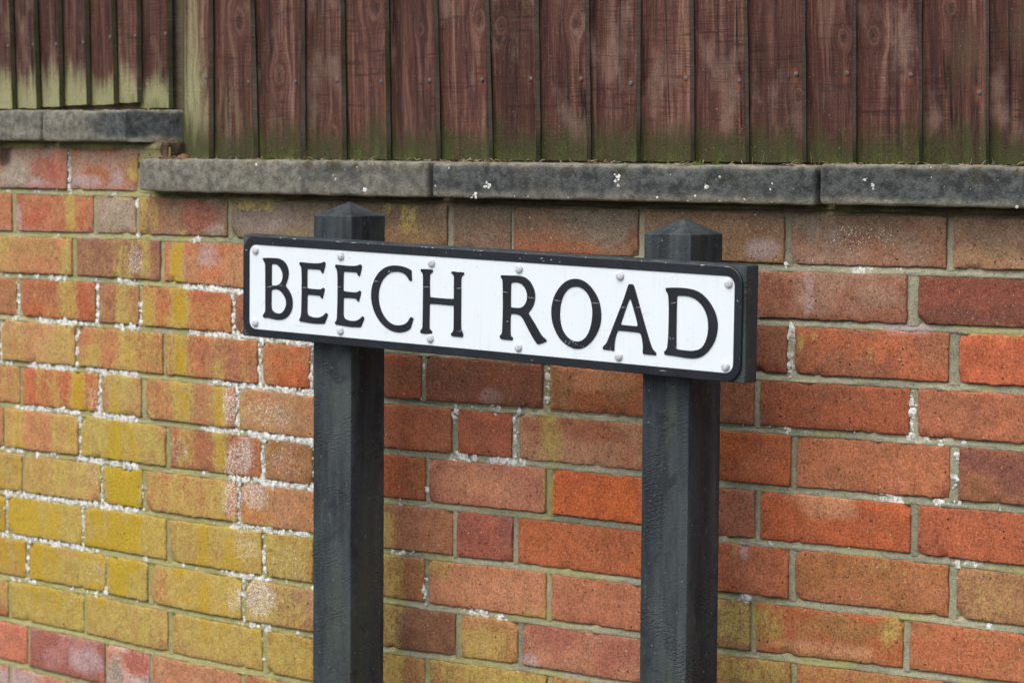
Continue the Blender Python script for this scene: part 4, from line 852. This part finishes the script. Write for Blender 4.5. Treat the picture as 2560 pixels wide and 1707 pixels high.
for _ in range(150):
    s = lr.uniform(0.1, 1.6)
    if n3(s * 5, 3.0, 8.0) > -0.1:
        lump(s, lr.uniform(-0.068, -0.023), 0.0300, 0.0006 + lr.expovariate(1 / 0.0006), lr)
lo_ = mesh_obj('lichen_crust', LV_, LF_, M_LICHEN, wall, angle=70)
lo_['kind'] = 'stuff'

# ---------------------------------------------------------------- close-boarded timber fences
def board(parent, sl, sr, z0, z1, side, rg, np_=(0, 90, 0)):
    """feather-edged board; sl, sr = (bottom, top) positions along the wall, thick edge on the right"""
    w = sr[0] - sl[0]
    A = stops(0, 1, 0.02, 0.085)
    zs = [z0, z0 + 0.002]
    z = z0 + 0.008
    while z < z0 + 0.30:
        zs.append(z); z += 0.008
    zs += [z0 + 0.36, z0 + 0.6, z1]
    C = [0.0, 0.15, 0.5, 0.85, 1.0]
    vs_, fs = rbox(A, zs, C, 1e-6)
    kx, kz, kr = 0.5, 90.0, 0.001
    for s, zz, r in KNOT:
        if sl[0] + 0.006 < s < sr[0] + 0.012 and z0 < zz < z1:
            kx, kz, kr = s - sl[0], zz, r
    out, uv, msk, kno = [], [], [], []
    nai = (np_[0] - sl[0], np_[1], np_[2], 1)
    seed = rg.uniform(0, 99)
    bow = rg.uniform(-0.0015, 0.0015)
    for a, b, c in vs_:
        t = (b + 0.018) / 0.243
        l, r_ = lerp(sl[0], sl[1], min(t, 1.5)), lerp(sr[0], sr[1], min(t, 1.5))
        s = lerp(l, r_, a)
        back = lerp(-0.0480, -0.0385, a)
        front = lerp(-0.0440, -0.0290, a) + bow * math.sin(a * 3.14)
        ef = 0.0009 * n3(s * 20, b * 25, seed)
        if a > 0.93 or a < 0.07:
            s += 0.0008 * n3(a * 2, b * 30, seed + 4)
        out.append(W(s, b + (0.0015 * n3(s * 30, 2, seed) if b < z0 + 0.001 else 0), lerp(back, front, c) + ef * c))
        uv.append((a * w, b))
        hh = b - z0
        edge = 1.0 if (a > 0.985 and c < 0.9) else 0.0
        nz = n3(s * 16, b * 3, 20.0) + 0.5 * n3(s * 60, b * 8, 30.0)
        if side == 'L':
            pale = sstep(0.085 + 0.04 * nz, 0.005, hh) * 1.1
            green = sstep(0.035, 0.0, hh) * 0.45 * sstep(-0.35, -0.1, s)
            if edge:
                pale, green = 0.1 * sstep(0.1, 0, hh), 0.9
        else:
            near = sstep(0.30, -0.04, s)
            pale = near * (0.75 * sstep(0.20 + 0.06 * nz, 0.06 + 0.03 * nz, hh) * (0.55 + 0.8 * n3(s * 60, b * 1.5, 5.0)) + 0.55 * sstep(0.09, 0.02, abs(s + 0.045)))
            green = sstep(0.080 + 0.045 * nz, 0.0, hh) * (1.15 + 0.5 * n3(s * 45, b * 30, 17.0)) + 1.3 * sstep(0.16, 0.0, a) * sstep(1.1, 0.4, s) * (0.6 + 0.5 * sstep(0.2, 0.03, hh)) + 0.45 * sstep(0.10, 0.0, a)
            if edge:
                green = max(green * 0.7, 1.0 * sstep(1.0, 0.3, s) * (0.6 + 0.8 * n3(b * 9, s * 4, 8)))
                pale *= 0.3
        msk.append((max(0, pale), max(0, green), edge, 1)); kno.append((kx, kz, kr, 1))
    return mesh_obj('board', out, fs, M_WOOD, parent, uv=uv, cols={'msk': msk, 'knot': kno, 'nailp': [nai] * len(out)}, angle=30)

def nail(parent, s, z, rust):
    out, fs = [], []
    n = 10
    off = -0.0300
    for r, h in ((0.0034, 0.0), (0.0033, 0.0012), (0.0020, 0.0019)):
        for i in range(n):
            a = 6.2832 * i / n
            out.append(W(s + r * math.cos(a), z + r * math.sin(a), off + h))
    out.append(W(s, z, off + 0.0021))
    for l in range(2):
        for i in range(n):
            a, b = l * n + i, l * n + (i + 1) % n
            fs.append((a, b, b + n, a + n))
    for i in range(n):
        fs.append((2 * n + i, 2 * n + (i + 1) % n, 3 * n))
    return mesh_obj('nail', out, fs, M_NAIL, parent, angle=40)

def strip_part(name, parent, s0, s1, z0, z1, o0, o1, mat=None):
    A = [lerp(s0, s1, i / 40) for i in range(41)]
    vs_, fs = rbox(A, [z0, z1], [o0, o1], 1e-6)
    out = [W(a, b, c) for a, b, c in vs_]
    n = len(out)
    return mesh_obj(name, out, fs, mat or M_WOOD, parent, uv=[(b, a) for a, b, c in vs_], cols={'msk': [(0, 0.5, 0.6, 1)] * n, 'knot': [(0.5, 90, 0.001, 1)] * n, 'nailp': [(0, 90, 0, 1)] * n}, angle=30)

fr = random.Random(21)
RE = [(-0.0454, -0.0435), (0.039, 0.0378), (0.1465, 0.137), (0.2537, 0.2517), (0.344, 0.3383), (0.4369, 0.4307), (0.5375, 0.5287), (0.6381, 0.6277), (0.7264, 0.7198), (0.8165, 0.8097), (0.9014, 0.8987), (0.992, 0.987), (1.0799, 1.0727), (1.1685, 1.1623), (1.2431, 1.239), (1.3391, 1.3341), (1.4334, 1.4273)]
while RE[-1][0] < 2.2:
    RE.append((RE[-1][0] + 0.093, RE[-1][1] + 0.093))
RN = [(0.031, 0.110), (0.133, 0.102), (0.240, 0.101), (0.331, 0.102), (0.424, 0.099), (0.522, 0.100), (0.623, 0.100), (0.714, 0.100), (0.804, 0.099), (0.890, 0.092), (0.982, 0.098), (1.068, 0.094), (1.156, 0.102), (1.232, 0.102), (1.325, 0.099), (1.422, 0.076)]
fx, fy, _ = W(0.8, 0, -0.05)
fence_r = empty('timber_fence', (fx, fy, EYE - 0.02), 'long red-brown boarded fence standing on the lower coping behind the street sign', 'fence', None)
for i in range(len(RE) - 1):
    sl = (RE[i][0] - (0.011 if i else 0), RE[i][1] - (0.011 if i else 0))
    np0 = RN[i] if i < len(RN) else (RE[i + 1][0] - 0.012, 0.098)
    b = board(fence_r, sl, RE[i + 1], -0.0180 + 0.0025 * min(1, max(0, RE[i][0])), 0.85, 'R', fr, (np0[0], np0[1], (1.0 if i > 9 else 0.45) if i > 3 else 0.1))
    if i < len(RN):
        nail(b, RN[i][0], RN[i][1], i > 8)
    else:
        nail(b, RE[i + 1][0] - 0.012, 0.098, True)
strip_part('rail', fence_r, -0.0175, 2.25, 0.065, 0.135, -0.095, -0.0495)
strip_part('gravel_board', fence_r, -0.0175, 2.25, -0.0185, 0.055, -0.075, -0.0496)

LE = [(-0.5028, -0.5144), (-0.4256, -0.4391), (-0.3592, -0.3668), (-0.2824, -0.288), (-0.2038, -0.2139), (-0.1432, -0.1448), (-0.0614, -0.0643)]
while LE[0][0] > -1.05:
    LE.insert(0, (LE[0][0] - 0.077, LE[0][1] - 0.079))
LN = {-0.5028: (-0.518, 0.172), -0.4256: (-0.44, 0.173), -0.3592: (-0.371, 0.172), -0.2824: (-0.293, 0.172), -0.2038: (-0.217, 0.18), -0.1432: (-0.15, 0.18), -0.0614: (-0.07, 0.182)}
LB = {-0.5028: 0.0637, -0.4256: 0.0642, -0.3592: 0.0665, -0.2824: 0.069, -0.2038: 0.069, -0.1432: 0.0721, -0.0614: 0.0622}
fx, fy, _ = W(-0.5, 0, -0.05)
fence_l = empty('timber_fence', (fx, fy, EYE + 0.06), 'shorter raised fence panel with pale green algae along its foot, on the upper coping', 'fence', None)
for i in range(len(LE) - 1):
    sl = (LE[i][0] - 0.011, LE[i][1] - 0.011)
    b = board(fence_l, sl, LE[i + 1], LB.get(LE[i + 1][0], 0.064), 0.95, 'L', fr)
    nl = LN.get(LE[i + 1][0], (LE[i + 1][0] - 0.014, 0.172))
    nail(b, nl[0], nl[1], False)
strip_part('rail', fence_l, -1.1, -0.1165, 0.145, 0.21, -0.095, -0.0495)
strip_part('gravel_board', fence_l, -1.1, -0.1165, 0.0596, 0.13, -0.075, -0.0496)
strip_part('fence_post', fence_l, -0.115, -0.018, 0.0600, 0.95, -0.13, -0.0495)

# ---------------------------------------------------------------- street name sign
SC = Vector(SIGN['c']) + Vector((0, 0, EYE))
SA, SBv, SN = Vector(SIGN['a']), Vector(SIGN['b']), Vector(SIGN['n'])
SW, SH, ST = 0.8774, 0.1488, 0.0280

def sp(a, b, c=0.0):
    return tuple(SC + SA * a + SBv * b + SN * c)

sign = empty('street_sign', (SC.x, SC.y, 0.0), 'black and white BEECH ROAD street name sign on two black posts', 'street sign')
# backing board
vs_, fs = rbox(stops(-SW / 2, SW / 2, 0.002, 0.03), stops(-SH / 2, SH / 2, 0.002, 0.02), stops(-ST, 0.0, 0.002, 0.01), 0.0018)
mesh_obj('backing_board', [sp(a, b + 0.0005 * n3(a * 9, 0, 3), c) for a, b, c in vs_], fs, M_PLASTIC, sign, angle=40)

def rrect(x0, x1, y0, y1, r, n=10):
    pts = []
    for cx, cy, a0 in ((x1 - r, y1 - r, 0), (x0 + r, y1 - r, 90), (x0 + r, y0 + r, 180), (x1 - r, y0 + r, 270)):
        for i in range(n + 1):
            a = R(a0 + 90 * i / n)
            pts.append((cx + r * math.cos(a), cy + r * math.sin(a)))
    return pts

def ring_loft(levels):
    """levels: list of (points, height); closed skins between consecutive loops"""
    V, Fc = [], []
    n = len(levels[0][0])
    for pts, hgt in levels:
        V += [sp(x, y, hgt) for x, y in pts]
    for l in range(len(levels) - 1):
        for i in range(n):
            a, b = l * n + i, l * n + (i + 1) % n
            Fc.append((a, b, b + n, a + n))
    return V, Fc, n

PX0, PX1, PY0, PY1 = -0.4345, 0.4345, -0.0735, 0.0727
outer = rrect(PX0, PX1, PY0, PY1, 0.024)
outer2 = rrect(PX0 + 0.0006, PX1 - 0.0006, PY0 + 0.0006, PY1 - 0.0006, 0.0235)
inn = rrect(-0.4225, 0.4235, -0.0628, 0.0606, 0.0125)
V, Fc, n = ring_loft([(outer, 0.0004), (outer, 0.0024), (outer2, 0.0030), (inn, 0.0030)])
Fc.append(tuple(3 * n + i for i in range(n)))
plate = mesh_obj('sign_plate', V, Fc, M_WHITE, sign, angle=25, uv=[((Vector(v) - SC).dot(SA), (Vector(v) - SC).dot(SBv)) for v in V])
# raised black border, a ring of its own
in_top = rrect(-0.4220, 0.4230, -0.0623, 0.0601, 0.0123)
o1 = rrect(PX0 - 0.0003, PX1 + 0.0003, PY0 - 0.0003, PY1 + 0.0003, 0.0242)
V, Fc, n = ring_loft([(o1, 0.0005), (o1, 0.0034), (rrect(PX0 + 0.0006, PX1 - 0.0006, PY0 + 0.0006, PY1 - 0.0006, 0.0236), 0.0040), (inn, 0.0040), (in_top, 0.0032)])
mesh_obj('border', V, Fc, M_BLACK, plate, angle=25)

# letters: raised outlines with counters
def letter(name, loops):
    cu = bpy.data.curves.new('letter_outline', 'CURVE')
    cu.dimensions = '2D'
    cu.fill_mode = 'BOTH'
    cu.extrude = 0.0005
    cu.bevel_depth = 0.00025
    cu.bevel_resolution = 1
    for lp in loops:
        pts = [Vector((x / 1000, y / 1000)) for x, y in lp]
        # one round of corner cutting softens the traced polygon
        q = []
        for i in range(len(pts)):
            a, b, c = pts[i - 1], pts[i], pts[(i + 1) % len(pts)]
            u, v = b - a, c - b
            ang = u.angle(v, 0.0) if u.length > 1e-6 and v.length > 1e-6 else 0
            t = 0.25 if ang < 0.9 else 0.10
            q.append(b - u * min(t, 0.0012 / max(u.length, 1e-6)) if ang > 0.9 else b - u * t)
            q.append(b + v * min(t, 0.0012 / max(v.length, 1e-6)) if ang > 0.9 else b + v * t)
        s_ = cu.splines.new('POLY')
        s_.points.add(len(q) - 1)
        for p_, xy in zip(s_.points, q):
            p_.co = (xy.x, xy.y, 0, 1)
        s_.use_cyclic_u = True
    tmp = bpy.data.objects.new('letter_outline', cu)
    COLL.objects.link(tmp)
    dg = bpy.context.evaluated_depsgraph_get()
    ev = tmp.evaluated_get(dg)
    me = ev.to_mesh()
    V = [sp(v.co.x, v.co.y, 0.0035 + v.co.z) for v in me.vertices]
    Fc = [tuple(p.vertices) for p in me.polygons]
    ev.to_mesh_clear()
    bpy.data.objects.remove(tmp, do_unlink=True)
    bpy.data.curves.remove(cu)
    return mesh_obj(name, V, Fc, M_BLACK, plate, angle=30)

for key in ('B', 'E1', 'E2', 'C', 'H', 'R', 'O', 'A', 'D'):
    letter('letter_' + key[0].lower(), LETTERS[key])

# domed rivets
rr = random.Random(3)
for rx, ry in RIVETS:
    x, y = rx / 1000, ry / 1000
    V, Fc = [], []
    n = 16
    sd = rr.uniform(0, 50)
    lv = ((0.0062, 0.0030), (0.0062, 0.0042), (0.0057, 0.0053), (0.0044, 0.0063), (0.0023, 0.0069))
    for r_, hh in lv:
        for i in range(n):
            a = 6.2832 * i / n
            k = 1 + 0.05 * n3(math.cos(a) * 1.5, math.sin(a) * 1.5, sd)
            V.append(sp(x + r_ * k * math.cos(a), y + r_ * k * math.sin(a), hh + 0.0002 * n3(i, hh * 900, sd)))
    V.append(sp(x, y, 0.0070))
    for l in range(len(lv) - 1):
        for i in range(n):
            a, b = l * n + i, l * n + (i + 1) % n
            Fc.append((a, b, b + n, a + n))
    m = (len(lv) - 1) * n
    for i in range(n):
        Fc.append((m + i, m + (i + 1) % n, len(V) - 1))
    mesh_obj('rivet', V, Fc, M_RIVET, plate, angle=60)

# chipped paint flecks and the long keyed scratch across the letters
V, Fc = [], []
def fleck(x0, y0, x1, y1, w, hgt=0.00435):
    d = Vector((x1 - x0, y1 - y0)); L = max(d.length, 1e-6)
    nx_, ny_ = -d.y / L * w / 2, d.x / L * w / 2
    b = len(V)
    mx, my = (x0 + x1) / 2, (y0 + y1) / 2
    for x, y, h_ in ((x0, y0, 0), (mx + nx_, my + ny_, 0), (x1, y1, 0), (mx - nx_, my - ny_, 0), (mx, my, 0.00012)):
        V.append(sp(x, y, hgt + h_))
    Fc.extend([(b, b + 3, b + 4), (b + 3, b + 2, b + 4), (b + 2, b + 1, b + 4), (b + 1, b, b + 4)])
sr_ = random.Random(8)
SCR = [(-0.388, -0.0005, -0.373, 0.002), (-0.364, 0.003, -0.352, 0.005), (-0.318, 0.0035, -0.306, 0.004), (-0.2495, 0.0075, -0.2395, 0.0095), (-0.184, 0.020, -0.170, 0.0205), (-0.091, 0.018, -0.078, 0.0178), (-0.032, 0.0185, -0.0185, 0.0205), (0.048, 0.0195, 0.061, 0.0185), (0.092, 0.0145, 0.1065, 0.0135), (0.136, 0.0135, 0.149, 0.0125), (0.199, 0.0135, 0.2135, 0.0135), (0.245, 0.0105, 0.256, 0.011), (0.271, 0.0115, 0.283, 0.0135), (0.325, 0.0200, 0.337, 0.0230)]
for x0, y0, x1, y1 in SCR:
    fleck(x0, y0, x1, y1, 0.0005)
for _ in range(24):
    x = sr_.uniform(PX0 + 0.02, PX1 - 0.02)
    L = sr_.uniform(0.0015, 0.009) * (1.6 if sr_.random() < 0.3 else 0.6)
    fleck(x, PY1 - sr_.uniform(0.0002, 0.0007), x + L, PY1 - sr_.uniform(0.0002, 0.0007), sr_.uniform(0.0005, 0.0011), 0.0040)
for x, y, L, w in [(0.078, 0.066, 0.003, .0008), (0.113, 0.067, 0.006, .0007), (0.118, 0.064, 0.003, .0006), (0.13, 0.0665, 0.004, .0008), (0.145, 0.064, 0.003, .0007), (-0.376, 0.064, 0.002, .001), (-0.43, 0.052, 0.004, .0012), (0.01, 0.067, 0.0015, .0012), (-0.05, 0.0665, 0.0015, .001), (0.31, -0.067, 0.012, .0006), (0.10, -0.069, 0.004, .0006), (0.4285, 0.03, 0.0008, 0.004)]:
    fleck(x, y, x + L, y + sr_.uniform(-0.001, 0.001), w)
for y0, y1 in ((0.036, 0.042), (-0.035, -0.026), (-0.013, -0.010), (-0.05, -0.036), (0.015, 0.030)):
    fleck(PX1 - 0.0012, y0, PX1 - 0.0012, y1, 0.0011, 0.0039)
# chips on the letters
for cx, cy, rs_, cnt in [(0.175, -0.043, 0.016, 14), (0.3235, -0.022, 0.004, 9), (-0.0205, -0.040, 0.003, 8), (-0.150, 0.034, 0.003, 4), (0.226, -0.045, 0.004, 3), (0.060, -0.020, 0.003, 3), (-0.367, -0.012, 0.002, 3), (0.35, -0.036, 0.014, 4)]:
    for _ in range(cnt):
        x, y = sr_.gauss(cx, rs_), sr_.gauss(cy, 0.0022)
        fleck(x, y, x + sr_.uniform(0.0006, 0.0022), y + sr_.uniform(-0.001, 0.001), sr_.uniform(0.0005, 0.0011), 0.00432)
sc_ = mesh_obj('paint_chips', V, Fc, M_FLECK, plate, smooth=False)
sc_['kind'] = 'stuff'

# posts with shallow pyramid tops
yaw = math.atan2(-SA.y, SA.x)
TA = Vector((math.cos(yaw), -math.sin(yaw), 0)); TN = Vector((-math.sin(yaw), -math.cos(yaw), 0))
def post(a0, a1, zsh, zap, lean, seed):
    w = a1 - a0
    base = Vector(sp(a0, 0, -ST - 0.0016))
    z0, z1 = -EYE - 0.25, zsh
    r = 0.0020
    A = stops(0, w, r, 0.012)
    Bz = [z0, z0 + 0.3] + [z0 + 0.5 + 0.02 * i for i in range(int((z1 - z0 - 0.52) / 0.02) + 1)] + [z1 - 0.003, z1]
    C = stops(-w, 0, r, 0.012)
    na, nb, nc = len(A) - 1, len(Bz) - 1, len(C) - 1
    ring = [(i, nc) for i in range(na)] + [(na, k) for k in range(nc, 0, -1)] + [(i, 0) for i in range(na, 0, -1)] + [(0, k) for k in range(nc)]
    V, fs = [], []
    def put(a, zz, c):
        e = 0.0006 * n3(a * 20, zz * 12, seed) + 0.0004 * n3(a * 60 + c * 50, zz * 50, seed + 2)
        p = base + TA * (a + e + lean * (zz - z1)) + TN * (c + e)
        V.append((p.x, p.y, EYE + zz))
    for zz in Bz:
        for i, k in ring:
            a, c = A[i], C[k]
            qa, qc = min(max(a, r), w - r), min(max(c, -w + r), -r)
            d = math.hypot(a - qa, c - qc)
            if d > 1e-9:
                a, c = qa + (a - qa) / d * r, qc + (c - qc) / d * r
            put(a, zz, c)
    n = len(ring)
    # chamfered rim, then four flat slopes meeting at the apex
    for f_, zz in ((0.972, z1 + 0.0012), (0.5, lerp(zsh, zap, 0.5)), (0.04, lerp(zsh, zap, 0.97))):
        for i, k in ring:
            put(w / 2 + (A[i] - w / 2) * f_, zz, -w / 2 + (C[k] + w / 2) * f_)
    put(w / 2, zap, -w / 2)
    nl = len(Bz) + 3
    for l in range(nl - 1):
        for i in range(n):
            q, p_ = l * n + i, l * n + (i + 1) % n
            fs.append((q, p_, p_ + n, q + n))
    for i in range(n):
        fs.append(((nl - 1) * n + i, (nl - 1) * n + (i + 1) % n, nl * n))
    return mesh_obj('post', V, fs, M_PLASTIC, sign, origin=(base.x + TA.x * w / 2 - TN.x * w / 2, base.y + TA.y * w / 2 - TN.y * w / 2, 0), angle=18)

post(-0.3265, -0.2530, -0.0980, -0.0775, 0.0, 3.0)
post(0.2588, 0.3330, -0.1095, -0.0890, 0.0, 13.0)

# ---------------------------------------------------------------- litter on the copings
lv = random.Random(77)
V, Fc = [], []
def twig(s, z, off, ds, dz, do, r):
    b = len(V)
    for t, rad in ((0, r), (0.5, r), (1, r * 0.5)):
        bend = math.sin(t * 3.14) * lv.uniform(-0.15, 0.15)
        for a in (0, 2.09, 4.19):
            V.append(W(s + ds * t + rad * math.cos(a), z + dz * t + bend * abs(ds + dz) + rad * math.sin(a), off + do * t))
    for l in range(2):
        for i in range(3):
            a, c = b + l * 3 + i, b + l * 3 + (i + 1) % 3
            Fc.append((a, c, c + 3, a + 3))
def flake(s, z, off, L):
    b = len(V)
    a = lv.uniform(0, 6.28); h_ = lv.uniform(0.1, 0.5) * L
    ca, sa = math.cos(a), math.sin(a)
    for x, y, hh in ((-L, 0, 0.2 * h_), (0, -0.45 * L, 0), (L, 0, h_), (0, 0.45 * L, 0.6 * h_), (0, 0, 0.3 * h_ + 0.0008)):
        V.append(W(s + x * ca - y * sa, z + hh, off + x * sa + y * ca))
    Fc.extend([(b, b + 1, b + 4), (b + 1, b + 2, b + 4), (b + 2, b + 3, b + 4), (b + 3, b, b + 4)])
for _ in range(420):
    s = lv.uniform(-0.05, 1.55)
    d = n3(s * 7, 1.0, 2.0)
    if d < -0.15 and lv.random() < 0.7:
        continue
    z = -0.0195 if s < 1.22 else -0.0170
    if lv.random() < 0.42:
        twig(s, z + lv.uniform(0.0, 0.003), lv.uniform(-0.03, 0.018), lv.uniform(-0.012, 0.012), lv.uniform(0, 0.005), lv.uniform(-0.008, 0.008), lv.uniform(0.0003, 0.0008))
    else:
        flake(s, z + 0.0005, lv.uniform(-0.028, 0.018), lv.uniform(0.0015, 0.0048))
for _ in range(60):
    s = lv.uniform(-0.45, -0.06)
    flake(s, 0.0590, lv.uniform(-0.028, 0.016), lv.uniform(0.0015, 0.004))
for sx in (0.075, 0.08, 0.278, 0.286, 1.105, 1.11, 1.19, 1.30, 1.42, 1.46, 0.60, 0.81):    # upright straws
    twig(sx, -0.0195, lv.uniform(-0.02, 0.01), lv.uniform(-0.008, 0.008), lv.uniform(0.008, 0.018), 0.0, 0.0005)
lt = mesh_obj('leaf_litter', V, Fc, M_TWIG, None, smooth=False)
lt['label'] = 'thin line of dry twigs and leaf crumbs along the coping tops'
lt['category'] = 'litter'
lt['kind'] = 'stuff'

# moss cushions and a sprig on the coping
V, Fc = [], []
def tuft(s, z, off, r, cnt):
    for _ in range(cnt):
        a, q = lv.uniform(0, 6.28), r * math.sqrt(lv.random())
        x, o_ = s + q * math.cos(a), off + q * math.sin(a)
        hgt = lv.uniform(0.3, 1.0) * r * (1.1 - q / r)
        b = len(V)
        w_ = r * 0.16
        V.extend([W(x - w_, z, o_), W(x + w_, z, o_ + w_), W(x + lv.uniform(-1, 1) * w_ * 2, z + hgt, o_ + lv.uniform(-1, 1) * w_ * 2), W(x, z, o_ - w_)])
        Fc.extend([(b, b + 1, b + 2), (b + 1, b + 3, b + 2), (b + 3, b, b + 2)])
for s, r in ((0.215, 0.010), (0.222, 0.012), (0.30, 0.006), (1.055, 0.007), (0.45, 0.005), (0.66, 0.006), (1.02, 0.008), (1.31, 0.006), (1.37, 0.006)):
    tuft(s, -0.0195, lv.uniform(-0.012, 0.012), r, 90)
ms = mesh_obj('moss', V, Fc, M_GREEN, None, smooth=False)
ms['label'] = 'small green moss tufts at the foot of the long fence'
ms['category'] = 'moss'
ms['kind'] = 'stuff'

# three curled dead leaves in the step between the copings
def dead_leaf(s, z, off, L, wd, curl, rz, label, mat):
    Vx, Fx = [], []
    nu, nv = 9, 5
    ca, sa = math.cos(rz), math.sin(rz)
    for i in range(nu):
        u = i / (nu - 1) - 0.5
        ww = wd * (1 - (2 * u) ** 2) ** 0.5 * 0.5 + 0.0003
        for j in range(nv):
            v_ = (j / (nv - 1) - 0.5) * 2
            x, y = u * L, v_ * ww
            hh = curl * (v_ * v_ * wd + (2 * u) ** 2 * L * 0.25) + 0.0022 * n3(u * 5, v_ * 2, s * 50)
            Vx.append(W(s + x * ca - y * sa, z + 0.001 + wd * 0.9 * abs(curl) - hh * (1 if curl > 0 else -1) * 1.0, off + x * sa + y * ca))
    for i in range(nu - 1):
        for j in range(nv - 1):
            a = i * nv + j
            Fx.append((a, a + 1, a + nv + 1, a + nv))
    n0 = len(Vx)                                   # underside gives it thickness
    Vx += [(p[0], p[1], p[2] - 0.0004) for p in Vx]
    Fx += [tuple(n0 + i for i in reversed(q)) for q in list(Fx)]
    o_ = mesh_obj('dead_leaf', Vx, Fx, mat, None, angle=60)
    o_['label'] = label; o_['category'] = 'leaf'; o_['group'] = 'dead leaves caught in the coping step'
M_GLEAF = mat_simple('grey_leaf', (84, 74, 66), (120, 110, 100), 120, 0.85)
M_OLEAF = mat_simple('orange_leaf', (84, 52, 38), (120, 76, 54), 120, 0.85)
dead_leaf(-0.062, -0.019, 0.012, 0.026, 0.010, 0.25, 0.3, 'grey curled dead leaf at the left end of the lower coping', M_GLEAF)
dead_leaf(-0.032, -0.019, 0.004, 0.022, 0.010, 0.3, -0.4, 'orange-brown curled dead leaf in the corner of the coping step', M_OLEAF)
dead_leaf(0.010, -0.019, 0.000, 0.030, 0.016, 0.45, 0.1, 'brown domed dead leaf against the pale green fence board', M_DLEAF)
